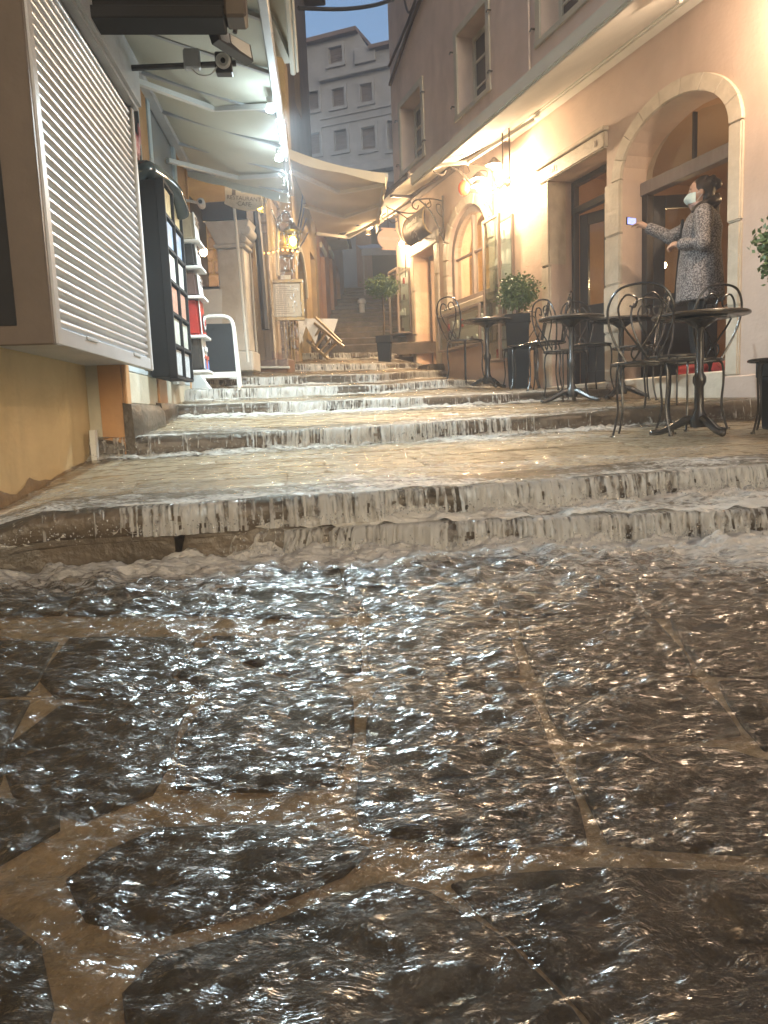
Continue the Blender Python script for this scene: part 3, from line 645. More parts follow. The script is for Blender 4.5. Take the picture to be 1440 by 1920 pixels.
def leaf(loc, ang, w, h, name, label, glass_z=.75):

    b = MB(); t = .045
    b.box(0,.11,0,t,0,h).box(w-.11,w,0,t,0,h).box(.11,w-.11,0,t,h-.12,h).box(.11,w-.11,0,t,0,.14).box(.11,w-.11,0,t,glass_z-.06,glass_z+.06).box(.11,w-.11,.012,t-.012,.14,glass_z-.06)
    o = b.build('door', MATS['dark_wood'], RB, bevel=.004, label=label); o.location = loc; o.rotation_euler = (0,0,ang)
    MB().box(.112,w-.112,.018,.026,glass_z+.062,h-.122).build('pane', MATS['window_glass'], o)
    MB().tube([(w-.055,-.05,1.0),(w-.055,-.05,1.12)], .012, 6).build('handle', MATS['bracket_iron'], o)
    return o
leaf((1.29,-.30,1.06), math.radians(-112), .62, 1.73, 'door', 'dark door leaf folded back into the arched doorway')
leaf((.05,-.30,1.06), math.radians(-78), .62, 1.73, 'door', 'dark door leaf folded back behind the person')
# rectangular door: dark glazed leaves, one ajar
MB().box(1.625, 2.655, -.33, -.26, 2.95, 3.02).box(2.60,2.655,-.33,-.26,1.05,3.30).box(1.625,1.68,-.33,-.26,1.05,3.30).box(1.68,2.6,-.33,-.26,3.25,3.305).build('door_frame', MATS['dark_wood'], RB, bevel=.004)
leaf((2.60,-.33,1.06), math.radians(-160), .46, 1.88, 'door', 'dark glazed left leaf of the rectangular cafe door', .82)
leaf((2.14,-.33,1.06), math.radians(180), .455, 1.88, 'door', 'dark glazed right leaf of the rectangular cafe door', .82)
# jewellery shop door
blocks(5.84, 5.998, [1.55, 2.3, 2.9, 3.36], -.33, .03); blocks(6.852, 7.0, [1.55, 2.1, 2.8, 3.36], -.33, .03)
MB().box(5.84, 7.02, -.33, .035, 3.362, 3.55).build('lintel', MATS['stone_trim'], RB, bevel=.012, seg=2)
MB().box(6.003,6.07,-.33,-.25,1.55,3.355).box(6.78,6.847,-.33,-.25,1.55,3.355).box(6.07,6.78,-.33,-.25,3.28,3.355).build('door_frame', MATS['grey_wood'], RB, bevel=.004)
o = MB().box(.0,.08,0,.04,0,1.7).box(.61,.69,0,.04,0,1.7).box(.08,.61,0,.04,1.6,1.7).box(.08,.61,0,.04,0,.2).build('door', MATS['grey_wood'], RB, label='grey wooden glazed door of the jewellery shop'); o.location = (6.78,-.33,1.56); o.rotation_euler = (0,0,math.radians(-130))
MB().box(.08,.61,.015,.022,.2,1.6).build('pane', MATS['window_glass'], o)
# arched shop window: stone arch, grey wooden frame, mullions, panes
for k in range(8):
    a0, a1 = math.pi*k/8+.01, math.pi*(k+1)/8-.01
    P = [[(4.825+rr*math.cos(a), 3.02+ri*math.sin(a)) for a in np.linspace(a0,a1,4)] for rr, ri in ((.677,.602),(.80,.73))]
    MB().prism(P[0]+P[1][::-1], -.1, .03+random.uniform(0,.012)).build('arch_stone', MATS['stone_trim'], RB, bevel=.008)
blocks(5.502, 5.64, [2.2, 2.55, 2.8, 3.02], -.1, .03); blocks(4.01, 4.148, [2.2, 2.6, 3.02], -.1, .03)
MB().box(3.95, 5.7, -.1, .07, 2.24, 2.328).build('window_sill', MATS['stone_trim'], RB, bevel=.012)
wf = MB()
def ring(r0, r1, x, y0, y1, h0, h1):
    n = 20; o1 = [(4.825+r0*math.cos(a), 3.02+h0*math.sin(a)) for a in np.linspace(0, math.pi, n)]; i1 = [(4.825+r1*math.cos(a), 3.02+h1*math.sin(a)) for a in np.linspace(0, math.pi, n)]
    for k in range(n-1): wf.prism([o1[k], o1[k+1], i1[k+1], i1[k]], y0, y1)
ring(.670,.58,0,-.16,-.05,.595,.505)
wf.box(4.155,4.245,-.16,-.05,2.335,3.02).box(5.405,5.495,-.16,-.05,2.335,3.02).box(4.245,5.405,-.16,-.05,2.335,2.43).box(4.80,4.85,-.14,-.07,2.43,3.5).box(4.245,5.405,-.13,-.08,2.99,3.02)
wf.build('window_frame', MATS['grey_wood'], RB, bevel=.004)
for a, b in ((4.245,4.80),(4.85,5.405)): MB().box(a, b, -.108, -.102, 2.43, 3.0).build('pane', MATS['window_glass'], RB)
MB().prism([(4.25,3.02),(5.40,3.02)]+[(4.825+.57*math.cos(t), 3.02+.50*math.sin(t)) for t in np.linspace(.05, math.pi-.05, 12)], -.108, -.102).build('pane', MATS['window_glass'], RB)
# shop interior seen through it
pm('shop_ochre', (.55,.36,.13), (.45,.28,.09), .6, 5, .2, 22, stretch=(1,1,3))
MB().quad((3.4,-2.4,1.5),(7.6,-2.4,1.5),(7.6,-2.4,4.1),(3.4,-2.4,4.1)).quad((7.6,-.345,1.5),(7.6,-2.4,1.5),(7.6,-2.4,4.1),(7.6,-.345,4.1)).quad((3.4,-.345,1.5),(3.4,-2.4,1.5),(3.4,-2.4,4.1),(3.4,-.345,4.1)).build('interior_wall', MATS['shop_ochre'], RB)
MB().quad((3.4,-.345,4.1),(7.6,-.345,4.1),(7.6,-2.4,4.1),(3.4,-2.4,4.1)).build('ceiling', MATS['interior_wall'], RB)
MB().quad((3.4,-.345,1.52),(7.6,-.345,1.52),(7.6,-2.4,1.52),(3.4,-2.4,1.52)).build('floor', MATS['brown_wood'], RB)
sh = MB(); sh.box(4.3,4.62,-1.6,-1.2,1.55,3.0).box(4.25,4.67,-1.65,-1.15,3.0,3.06); sh.build('shop_cabinet', MATS['brown_wood'], RB)
for k in range(5): MB().box(5.0+.09*k, 5.07+.09*k, -.9, -.75, 2.3, 2.45+random.uniform(0,.3)).build('display_piece', MATS['pale_fabric'], RB, bevel=.01)
# upper windows
for (s0, s1, z0, z1), nm in ((( 4.13,5.0,4.87,5.88),0), ((6.35,7.25,4.80,5.80),1), ((1.95,2.82,4.87,5.90),2)):
    w = MB().box(s0+.002,s0+.06,-.29,-.22,z0,z1).box(s1-.06,s1-.002,-.29,-.22,z0,z1).box(s0+.06,s1-.06,-.29,-.22,z1-.06,z1-.002).box(s0+.06,s1-.06,-.29,-.22,z0+.002,z0+.07).box((s0+s1)/2-.04,(s0+s1)/2+.04,-.285,-.215,z0+.07,z1-.06)
    win = w.build('window', MATS['pale_plaster'], RB, bevel=.004)
    bars = MB(); 
    for k in (1,2): z = z0+(z1-z0)*k/3; bars.box(s0+.06,s1-.06,-.27,-.24,z-.014,z+.014)
    bars.build('glazing_bar', MATS['pale_plaster'], win)
    for k in range(3):
        za, zb = z0+(z1-z0)*k/3+.02, z0+(z1-z0)*(k+1)/3-.02
        for a, b in ((s0+.06,(s0+s1)/2-.04),((s0+s1)/2+.04,s1-.06)): MB().box(a,b,-.257,-.252,za,zb).build('pane', MATS['black_glass'] if 'black_glass' in MATS else pm('black_glass',(.10,.08,.07),(.07,.06,.05),.12,3,.02,10), win)
    MB().box(s0-.12,s1+.12,.0,.03,z0-.07,z0-.002).build('window_sill', MATS['pale_plaster'], RB, bevel=.006)
    fr = MB().box(s0-.10,s0-.002,.0,.022,z0,z1+.1).box(s1+.002,s1+.10,.0,.022,z0,z1+.1).box(s0-.002,s1+.002,.0,.022,z1+.002,z1+.1); fr.build('window_surround', MATS['pale_plaster'], RB, bevel=.004)
    for q in (s0-.13, s1+.13):
        for z in (z0+.15, z1-.15): MB().tube([(q,.0,z),(q,.05,z),(q+.01,.06,z-.03)], .012, 6).build('shutter_hook', MATS['bracket_iron'], RB)
# cables looping across the upper wall
for pts, r in (([(7.6,.05,6.6),(6.6,.04,6.9),(5.9,.05,7.2),(5.3,.05,7.0),(4.6,.04,6.9)], .022), ([(7.6,.05,6.3),(6.5,.05,6.8),(5.8,.06,7.0),(5.2,.05,7.3),(4.2,.05,7.6)], .03), ([(6.9,.06,7.6),(6.6,.07,6.95),(6.2,.07,7.05),(5.9,.06,7.5)], .018)):
    MB().tube(spline(pts, 6), r, 6).build('wall_cable', MATS['brown_frame'], RB, smooth=True)
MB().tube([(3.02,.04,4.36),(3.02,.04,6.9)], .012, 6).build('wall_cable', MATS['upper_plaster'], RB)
MB().tube(spline([(7.5,.03,4.4),(7.45,.03,3.9),(7.2,.03,3.6),(7.22,.03,3.1)],5), .012, 6).build('wall_cable', MATS['dark_metal'], RB)
# overhead cable from this building to the dark house opposite
cb = MB().tube(spline([at(560,15,11.5), at(640,17,12.2), at(700,10,12.8), at(738,-2,13.2)], 6), .03, 6).build('overhead_cable', MATS['dark_metal'], smooth=True); tag(cb, 'thick black cable slung across the lane against the sky', 'cable')

# ------------------------------------------------------------------ awnings on the right
def box_awning(name, label, s0, s1, wb, zb, wf_, zf, front_h, sag, arms, mats, valance=True):
    A = thing(name, label, 'awning', tuple(RW.P(s0, 0, 0)), RW.rz); L = s1-s0
    MB().box(0, L, .01, .16, zb-.06, zb+.07).build('cassette', MATS[mats[0]], A, bevel=.02, seg=2)
    def f(u, v): return (.02+(L-.04)*u, .12+(wf_-.12)*v, zb+(zf-zb)*v - sag*math.sin(math.pi*v)*(.7+.3*math.sin(u*9)))
    MB().sheet(f, 24, 10, .006).build('canopy', MATS[mats[1]], A, smooth=True)
    MB().box(0, L, wf_, wf_+.05, zf-front_h, zf+.03).build('front_bar', MATS[mats[0]], A, bevel=.015, seg=2)
    for s in arms:
        s -= s0; e = (s+.55, (wf_)*.55, (zb*.45+zf*.55)-.10)
        MB().bar((s,.14,zb-.08), e, .05, .035).bar(e, (s+.12, wf_, zf-.06), .045, .035).ball(e, .035, 8).build('folding_arm', MATS[mats[0]], A)
    return A
A1 = box_awning('awning', 'long pale awning over the cafe doors, partly rolled out', -2.2, 3.5, .05, 4.06, 1.3, 3.52, .10, .03, (-.8, 2.75), ('pale_fabric','pale_fabric'))
A2 = box_awning('awning', 'second awning over the jewellery shop beyond the iron lamp', 4.35, 7.75, .05, 4.22, 1.0, 3.84, .05, .02, (5.0, 6.6), ('brown_frame','tan_fabric'))

# ================================================================== left-hand shop building. local x along the street, street on -y
LB = thing('shop_building', 'yellow plastered souvenir shop building with orange door posts and pale blue doors', 'building', tuple(LW.P(0,0,0)), LW.rz)
MB().box(-9, .10, -.0, .6, -.3, 7.0).build('yellow_wall', MATS['yellow_plaster'], LB)
MB().box(.102, 2.85, -.2, .6, -.3, 7.0).build('wall', MATS['pale_plaster'], LB)
MB().box(.094, .101, -.2, -.07, .3, 3.4).build('corner_strip', MATS['orange_paint'], LB)
MB().grid(lambda u, v: (-2.2+2.3*u, -.004-.002*math.sin(u*40), .30+(.18+.12*u+.10*float(fbm(u*14, 3, 6)-.35))*v), 80, 2).build('dirt_line', pm('splash_dirt',(.30,.20,.10),(.20,.13,.07),.5,12,.3,40), LB)
# orange posts and pale blue door panels on the shop front
for a, b in ((.10,.20),(1.0,1.28),(2.35,2.87)): MB().box(a, b, -.225, -.2, .90, 3.35).build('door_post', MATS['orange_paint'], LB, bevel=.006)
for a, b in ((.21,.99),(1.29,2.34)):
    MB().box(a, b, -.215, -.2, 1.12, 2.55).build('door_panel', MATS['pale_blue_paint'], LB, bevel=.004)
    MB().box(a, b, -.213, -.2, .93, 1.118).build('kick_panel', MATS['pale_plaster'], LB, bevel=.004)
    MB().box(a, b, -.235, -.2, 2.552, 2.68).box(a, a+.09, -.235, -.2, 2.68, 3.2).box(b-.09, b, -.235, -.2, 2.68, 3.2).box(a, b, -.235, -.2, 3.2, 3.3).build('transom_frame', MATS['pale_blue_paint'], LB, bevel=.004)
    MB().box(a+.09, b-.09, -.212, -.206, 2.68, 3.2).build('transom_pane', pm('grey_pane',(.30,.31,.32),(.26,.27,.28),.15,3,.02,10) if 'grey_pane' not in MATS else MATS['grey_pane'], LB)
MB().box(2.80, 2.87, -.24, .4, .9, 3.6).build('corner_post', MATS['orange_paint'], LB, bevel=.006)
# rough stone ledge along the foot of the shop front
for k, (a, b) in enumerate(((.08,.9),(.91,1.9),(1.91,2.85))):
    g = MB()
    def fb(u, v):
        prof = [(-.24,.60),(-.27,.66),(-.285,.78),(-.28,.88),(-.25,.925),(-.2,.93)]; q = int(round(v*5)); w, z = prof[q]
        x = a+(b-a)*u; n = (fbm(x*7, z*9+k, 14)-.45)*.06; return (x, w+n+(.03 if u in (0,1) else 0), z+n*.25+.02*k)
    g.grid(fb, 10, 5); g.quad((a,-.2,.6),(a,-.26,.6),(a,-.25,.92+.02*k),(a,-.2,.93+.02*k)).build('ledge_stone', MATS['riser_stone'], LB, smooth=True)
MB().bar(LW.P(0,0,0)-LW.P(0,0,0)+Vector((-.02,-.05,.55)), (-.02,-.05,.78), .03, .05).build('drain_pipe', MATS['white_paint'], LB)

# roller shutter box
W = -.37
SB = thing('shutter_box', 'white aluminium roller shutter box with ribbed slats projecting from the yellow wall', 'shutter', tuple(LW.P(0,0,0)), LW.rz)
s0, s1, z0, z1 = -1.47, .14, 1.13, 2.56
MB().box(s0, s1, W+.035, -.002, z0+.02, z1+.30).build('casing', MATS['white_metal'], SB, bevel=.004)
MB().box(s0-.03, s0+.0, W-.005, -.0, z0-.02, z1+.30).build('side_frame', MATS['brown_frame'], SB, bevel=.004)
MB().box(s0-.034, s0-.030, W+.12, -.02, z0+.05, z1+.2).build('side_pane', MATS['black_panel'], SB)
MB().box(s0, s0+.055, W-.012, W+.034, z0-.02, z1).build('guide_rail', MATS['white_metal'], SB, bevel=.006); MB().box(s1-.045, s1, W-.012, W+.034, z0-.02, z1).build('guide_rail', MATS['white_metal'], SB, bevel=.006)
nsl = 33; hs = (z1-z0-.06)/nsl
prof = [(0,0),(-.006,.12),(-.0125,.3),(-.0145,.5),(-.0125,.7),(-.007,.86),(-.001,.93),(-.001,1.0)]
base = MB()
vs = []; 
for x in (s0+.055, s1-.045):
    for y, z in prof: vs.append((x, W+.016+y, z*hs))
n = len(prof); base.add(vs, [(i, i+1, n+i+1, n+i) for i in range(n-1)])
slat_me = base.mesh('slat', smooth='all'); slat_me.materials.append(MATS['aluminium_slat'])
for k in range(nsl):
    o = link('slat', slat_me, None, SB); o.location = (0,0,z0+.05+k*hs)
MB().box(s0+.055, s1-.045, W-.006, W+.03, z0-.015, z0+.05).box(-1.1,-.95,W-.012,W-.006,z0+.035,z0+.052).box(-.3,-.15,W-.012,W-.006,z0+.035,z0+.052).build('bottom_bar', MATS['white_metal'], SB, bevel=.004)
MB().box(s0-.02, s1+.05, W-.05, W+.10, z1+.004, z1+.26).build('roller_hood', MATS['white_metal'], SB, bevel=.02, seg=2)

# ------------------------------------------------------------------ left awnings
def lloc(s, w, z): return LW.P(s, -w, z)
A3 = thing('awning', 'cream awning with lit white underside over the souvenir shop', 'awning', tuple(LW.P(0,0,0)), LW.rz)
sa, sb, wr, wfr, zr = -.62, 2.9, .235, 1.145, 3.13
def zfront(s): return 2.80+.05*(s-.4)/2
MB().box(sa, sb, -wr-.06, -.21, zr-.05, zr+.07).build('cassette', MATS['white_metal'], A3, bevel=.012)
def fa(u, v):
    s = sa+(sb-sa)*u; w = wr+(wfr-wr)*v; z = zr+(zfront(s)+.04-zr)*v - .035*math.sin(math.pi*v)*(1+.25*math.cos(u*2*math.pi*6)); return (s, -w, z)
MB().sheet(fa, 60, 12, .006).build('canopy', MATS['cream_fabric'], A3, smooth=True)
MB().hexa([(sa,-wfr,zfront(sa)-.01),(sb,-wfr,zfront(sb)-.01),(sb,-wfr-.05,zfront(sb)-.01),(sa,-wfr-.05,zfront(sa)-.01),(sa,-wfr,zfront(sa)+.07),(sb,-wfr,zfront(sb)+.07),(sb,-wfr-.05,zfront(sb)+.07),(sa,-wfr-.05,zfront(sa)+.07)]).build('front_bar', MATS['white_metal'], A3, bevel=.006)
for k in range(6):
    s = sa+.25+(sb-sa-.3)*k/5
    MB().bar((s,-wr-.03,zr-.035),(s,-wfr,zfront(s)+.01), .028, .02).build('rib', MATS['white_metal'], A3)
for s in (.75, 2.25):
    e = (s+.35, -.72, 2.93); MB().bar((s-.35,-.24,2.86), e, .035, .03).bar(e, (s,-wfr,zfront(s)), .03, .03).build('folding_arm', MATS['white_paint'], A3)
MB().grid(lambda u, v: (sb-.01, -wr-(wfr-wr)*u, zr-.02+(zfront(sb)+.02-zr)*u-.07*v-.012*abs(math.sin(u*9))*v), 20, 2).build('end_valance', MATS['cream_fabric'], A3)
# lamps under the front bar
pm('led_white', (.9,.95,1), None, .3, 1, 0, 1, emit=(.75,.95,1.0), es=60)
for k, (s, lab, pw) in enumerate(((.62,'bright white LED floodlight nearer the camera on the cream awning edge',70),(1.6,'bright white LED floodlight farther along the cream awning edge',55))):
    T = thing('led_lamp', lab, 'lamp', tuple(lloc(s, wfr-.02, zfront(s)-.05)), LW.rz, 'LED lamps under the cream awning')
    MB().box(-.05,.05,-.02,.02,.0,.045).build('housing', MATS['white_paint'], T, bevel=.005)
    MB().ball((0,0,-.018), .024, 10, (1.3,1.3,.7)).build('lens', MATS['led_white'], T, smooth=True)
    lamp('led_light', (0,-.05,-.11), pw*.03, COOL, .03, T); lamp('led_beam', (0,-.03,-.06), pw*1.75, COOL, .03, T, spot=165, dirv=(-.05,-.32,-1))
# near awning overhead at the top of the view
A4 = thing('awning', 'beige rolled-out awning end overhead at the top edge', 'awning', tuple(LW.P(0,0,0)), LW.rz)
def f4(u, v):
    s = -2.6+3.28*u; w = .88+.38*v; return (s, -w, 3.19-.12*v-.02*math.sin(math.pi*v)*math.cos(u*12))
MB().sheet(f4, 30, 8, .006).build('canopy', MATS['tan_fabric'], A4, smooth=True)
MB().box(-2.6,.72,-1.295,-1.262,2.98,3.09).box(-2.6,.71,-1.315,-1.297,2.99,3.06).build('front_bar', MATS['pale_fabric'], A4, bevel=.008)
MB().bar((.55,-.95,3.08),(-.6,-.90,3.10),.05,.04).bar((.60,-1.25,3.02),(-.3,-1.10,3.05),.04,.035).bar((.45,-.88,3.12),(-1.5,-.86,3.14),.07,.05).build('folding_arm', MATS['pale_fabric'], A4)
# dark fascia beam and hanging floodlight
B5 = thing('fascia_beam', 'dark metal fascia beam crossing above the roller shutter', 'beam', tuple(LW.P(0,0,0)), LW.rz)
MB().box(-.72,-.60,-1.02,.0,2.66,3.12).box(-.76,-.60,-1.0,.0,2.60,2.655).box(-.735,-.72,-1.0,-.02,2.69,2.715).build('beam', MATS['black_panel'], B5, bevel=.006)
MB().box(-.73,-.60,-1.10,-1.0,2.62,3.1).build('bracket', MATS['brown_frame'], B5, bevel=.012)
FL = thing('floodlight', 'unlit black framed floodlight with white panel hanging at the awning corner', 'floodlight', tuple(at(438,82,4.0)), 0)
def flat(uvs, d0, d1, off, th, name, mat):
    P = [at(u, v, d) - FL.location for (u, v), d in zip(uvs, (d0, d1, d1, d0))]; n = (P[1]-P[0]).cross(P[3]-P[0]).normalized()
    if n.y > 0: n = -n
    P = [p + n*off for p in P]; MB().hexa([tuple(p) for p in P] + [tuple(p - n*th) for p in P]).build(name, MATS[mat], FL, bevel=.002)
flat([(402,46),(470,84),(476,116),(411,74)], 3.9, 4.15, 0, .05, 'housing', 'dark_metal')
flat([(408,52),(428,63),(431,86),(414,75)], 3.92, 3.99, .006, .004, 'reflector', 'aluminium_slat'); flat([(430,64),(466,84),(471,110),(433,87)], 4.0, 4.14, .006, .004, 'panel', 'white_paint')
MB().tube([tuple(at(440,62,4.05)-FL.location), tuple(at(446,25,4.05)-FL.location)], .012, 6).build('hanger', MATS['dark_metal'], FL)
# camera pole
CP = thing('security_camera', 'round white security camera on a dark horizontal pole under the awning', 'camera', tuple(LW.P(0,0,0)), LW.rz)
pz = 2.74
MB().tube([(.0,-.2,pz-.03),(.0,-.98,pz)], .016, 8).build('pole', MATS['dark_metal'], CP)
MB().box(-.03,.02,-.79,-.70,pz-.035,pz+.07).build('junction_box', MATS['white_metal'], CP, bevel=.01)
MB().box(-.03,.03,-.96,-.87,pz-.06,pz+.05).build('mount', MATS['dark_metal'], CP, bevel=.005)
cmb = MB(); cmb.lathe([(.038,0),(.042,.015),(.03,.022),(.03,.018),(.016,.015)], 18); cmb.xf(Matrix.Translation((-.03,-.915,pz-.005)) @ Matrix.Rotation(math.radians(-90),4,'Y')); cmb.build('camera_head', MATS['white_paint'], CP, smooth=True)
l2 = MB().ball((-.047,-.915,pz-.005), .014, 10); l2.build('lens', MATS['black_panel'], CP, smooth=True)
MB().tube(spline([(-.03,-.74,pz-.035),(-.03,-.78,pz-.07),(-.03,-.84,pz-.07),(-.03,-.88,pz-.03)],5), .004, 5).build('wire', MATS['white_paint'], CP)
dm = MB(); p = LW.hit(355, 325, -.35); dm.lathe([(.03,-.06),(.036,-.02),(.036,.03),(.02,.04)], 14); dm.xf(Matrix.Rotation(math.radians(-80),4,'Y'))
D6 = thing('bullet_camera', 'small white bullet camera at the far end of the shop wall', 'camera', tuple(lloc(2.75, .36, p[1]-.1)), LW.rz); dm.build('body', MATS['white_paint'], D6, smooth=True)
MB().ball((-.05,0,.0), .018, 10).build('lens', MATS['black_panel'], D6); MB().bar((0,0,0),(0,.16,.03),.02).build('arm', MATS['white_paint'], D6)
# shop sign: black board with red and white script
SG = thing('shop_sign', 'black board with red and white scrawled lettering above the postcard rack', 'sign', tuple(lloc(.62,.2,2.62)), LW.rz)
MB().box(-.28,.28,-.05,-.02,-.22,.22).build('board', MATS['black_panel'], SG, bevel=.004)
pm('red_white', (.75,.55,.52), (.55,.12,.12), .5, 9, 0, 5)
sc = MB()
for k in range(9):
    x = -.24+.055*k; z = .06*math.sin(k*1.7); sc.tube(spline([(x,-.054,z-.09),(x+.02,-.054,z+.07),(x+.035,-.054,z-.05),(x+.05,-.054,z+.06)],4), .008, 5)
sc.build('lettering', MATS['red_white'], SG)
# postcard rack
RK = thing('postcard_rack', 'tall black rack of postcards hung on the shop front', 'rack', tuple(LW.P(0,0,0)), LW.rz)
w = .38; r0, zb_ = LW.hit(325, 706, -w); r1, _ = LW.hit(355, 706, -w); _, zt_ = LW.hit(294, 331, -w)
MB().box(r0, r1+.0, -w+.02, -.236, zb_, zt_).build('case', MATS['black_panel'], RK, bevel=.006)
fr = MB(); xs = [r0, (r0+r1)/2, r1]; zs = np.linspace(zb_, zt_, 7)
for x in xs: fr.box(x-.012, x+.012, -w-.03, -w+.02, zb_, zt_)
for z in zs: fr.box(r0, r1, -w-.028, -w+.02, z-.01, z+.01)
fr.build('grid_frame', MATS['black_panel'], RK)
cc = [(.62,.66,.70),(.68,.60,.34),(.30,.42,.60),(.70,.70,.66),(.55,.30,.22),(.60,.62,.55)]
for i in range(2):
    for k in range(6):
        nm = 'card%d' % ((i*6+k*5) % 6); mt = MATS.get(nm) or pm(nm, cc[int(nm[-1])], tuple(c*.6 for c in cc[int(nm[-1])]), .35, 25, 0, 5)
        MB().box(xs[i]+.02, xs[i+1]-.02, -w-.012, -w+.015, zs[k]+.02, zs[k]+.02+(zs[1]-zs[0])*.8).build('postcard_stack', mt, RK)
# glossy dark roll draped over the rack
rl = MB(); cx = (r0+r1)/2
rl.tube(spline([(r0+.02,-.23,zt_+.02),(r0+.05,-.29,zt_+.07),(cx-.05,-.34,zt_+.08),(cx+.12,-.40,zt_+.03),(r1-.05,-.42,zt_-.08)],6), [.05]*6+[.062]*13+[.058]*5+[.05], 14)
R7 = rl.build('rolled_cover', pm('gloss_dark',(.03,.045,.05),(.05,.07,.075),.12,4,.03,10), smooth=True); R7.matrix_world = Matrix.Translation(LW.P(0,0,0)) @ Matrix.Rotation(LW.rz,4,'Z'); tag(R7, 'glossy dark rolled cover bulging over the top of the postcard rack', 'cover')
# white shelf with bags
SH = thing('bag_shelf', 'narrow white wall shelf unit displaying bags beside the postcard rack', 'shelf', tuple(LW.P(0,0,0)), LW.rz)
ws = .48
hs_ = 1.52; zsh = [LW.hit(378, v, -ws)[1] for v in (690, 625, 555, 504, 461)]
MB().box(hs_-.02, hs_+.30, -.26, -.226, zsh[0]-.1, zsh[4]+.3).build('back_panel', MATS['white_paint'], SH)
for z in zsh: MB().box(hs_, hs_+.26, -ws-.02, -.262, z-.022, z).build('shelf_board', MATS['white_paint'], SH, bevel=.004)
pm('bag_cream', (.55,.50,.38), (.45,.40,.29), .55, 10, .1, 60); pm('bag_dark', (.035,.033,.033), (.05,.047,.045), .35, 10, .1, 60); pm('bag_brown', (.12,.07,.055), (.09,.05,.04), .5, 10, .1, 60)
pm('white_cloth', (.66,.66,.64), (.58,.58,.58), .55, 10, .05, 60); pm('flag_red', (.55,.12,.08), None, .5, 5, 0, 5); pm('flag_blue', (.10,.20,.50), None, .5, 5, 0, 5)
def bag(z, h, body, front, lab, deco):
    B = thing('shoulder_bag', lab, 'bag', tuple(LW.P(hs_+.13, -(ws-.13), z+.001)), LW.rz, 'bags on the white shelf')
    g = MB(); g.hexa([(-.10,-.11,0),(.10,-.11,0),(.10,.08,0),(-.10,.08,0),(-.085,-.095,h),(.085,-.095,h),(.085,.06,h),(-.085,.06,h)]); g.build('body', MATS[body], B, bevel=.018, seg=2)
    MB().hexa([(-.097,-.121,.01),(.097,-.121,.01),(.097,-.112,.01),(-.097,-.112,.01),(-.086,-.111,h*.95),(.086,-.111,h*.95),(.086,-.10,h*.95),(-.086,-.10,h*.95)]).build('front_panel', MATS[front], B, bevel=.004)
    MB().tube(spline([(-.08,-.02,h*.9),(-.10,-.02,h+.04),(.0,-.02,h+.10),(.10,-.02,h+.04),(.08,-.02,h*.9)],5), .008, 6).build('strap', MATS['bag_cream'], B)
    deco(B, h); return B
def dz_(B, h): MB().box(-.08,.08,-.126,-.122,h*.55,h*.62).box(-.08,.08,-.126,-.122,h*.72,h*.78).build('stripe', MATS['bag_brown'], B)
def dflag(B, h):
    MB().box(-.02,.02,-.128,-.1225,.01,h*.42).box(-.09,.09,-.128,-.1225,h*.33,h*.42).build('red_cross', MATS['flag_red'], B); MB().prism([(-.085,.01),(-.03,.01),(-.085,.08)],-.127,-.1225).prism([(.085,.01),(.03,.01),(.085,.08)],-.127,-.1225).build('blue_field', MATS['flag_blue'], B); MB().box(-.06,.06,-.127,-.1225,h*.55,h*.68).build('badge', MATS['white_cloth'], B)
def dtgt(B, h):
    for r, mt, y in ((.07,'bag_dark',-.126),(.052,'white_cloth',-.129),(.026,'terracotta_red',-.132)):
        t = MB(); t.lathe([(r,0),(r,.003)],18); t.xf(Matrix.Translation((.0,y+.003,h*.36)) @ Matrix.Rotation(math.radians(90),4,'X')); t.build('roundel', MATS[mt], B)
    [MB().tube([(x*.098,-.115,.01),(x*.088,-.105,h)], .005, 5).build('piping', MATS['white_cloth'], B) for x in (-1, 1)]
bag(zsh[0], .27, 'bag_dark', 'white_cloth', 'black bag with a crossed flag front on the lowest shelf', dflag)
bag(zsh[1], .28, 'terracotta_red', 'terracotta_red', 'red bag with a white and dark roundel', dtgt)
bag(zsh[2], .18, 'bag_brown', 'white_cloth', 'small dark brown bag with pale striped front', dz_)
bag(zsh[3], .19, 'bag_dark', 'white_cloth', 'dark bag with striped front below the cream bag', dz_)
bag(zsh[4], .22, 'bag_cream', 'white_cloth', 'cream canvas bag on the top shelf', dz_)

# chalkboard stand
AB = thing('chalkboard_stand', 'white framed chalkboard stand standing on the step beside the bag shelf', 'signboard', tuple(at(415,734,6.9)), math.radians(8))
def leaf_ab(sy, nm):
    b = MB(); hh = .66
    b.tube(spline([(-.17,sy*.17,0),(-.155,sy*.07,.40),(-.14,sy*.02,.60),(-.09,sy*.008,hh),(0,sy*.005,hh+.01),(.09,sy*.008,hh),(.14,sy*.02,.60),(.155,sy*.07,.40),(.17,sy*.17,0)],5), .018, 8)
    b.bar((-.15,sy*.135,.14),(.15,sy*.135,.14),.03,.05); b.build('frame', MATS['white_paint'], AB, smooth=True)
    MB().hexa([(-.145,sy*.13-.006,.17),(.145,sy*.13-.006,.17),(.145,sy*.13+.006,.17),(-.145,sy*.13+.006,.17),(-.13,sy*.02-.006,.60),(.13,sy*.02-.006,.60),(.13,sy*.02+.006,.60),(-.13,sy*.02+.006,.60)]).build('board', MATS['black_panel'], AB)
leaf_ab(-1, 'a'); leaf_ab(1, 'b')
lb = MB().hexa([(-.24,-.06,.01),(.0,-.18,.01),(.01,-.15,.01),(-.22,-.03,.01),(-.35,.06,.40),(-.28,.02,.40),(-.27,.04,.40),(-.33,.08,.40)]).build('leaning_board', MATS['white_cloth'], bevel=.01); lb.location = at(405,734,6.75); tag(lb, 'grubby white board leaning under the lowest bag shelf', 'board')

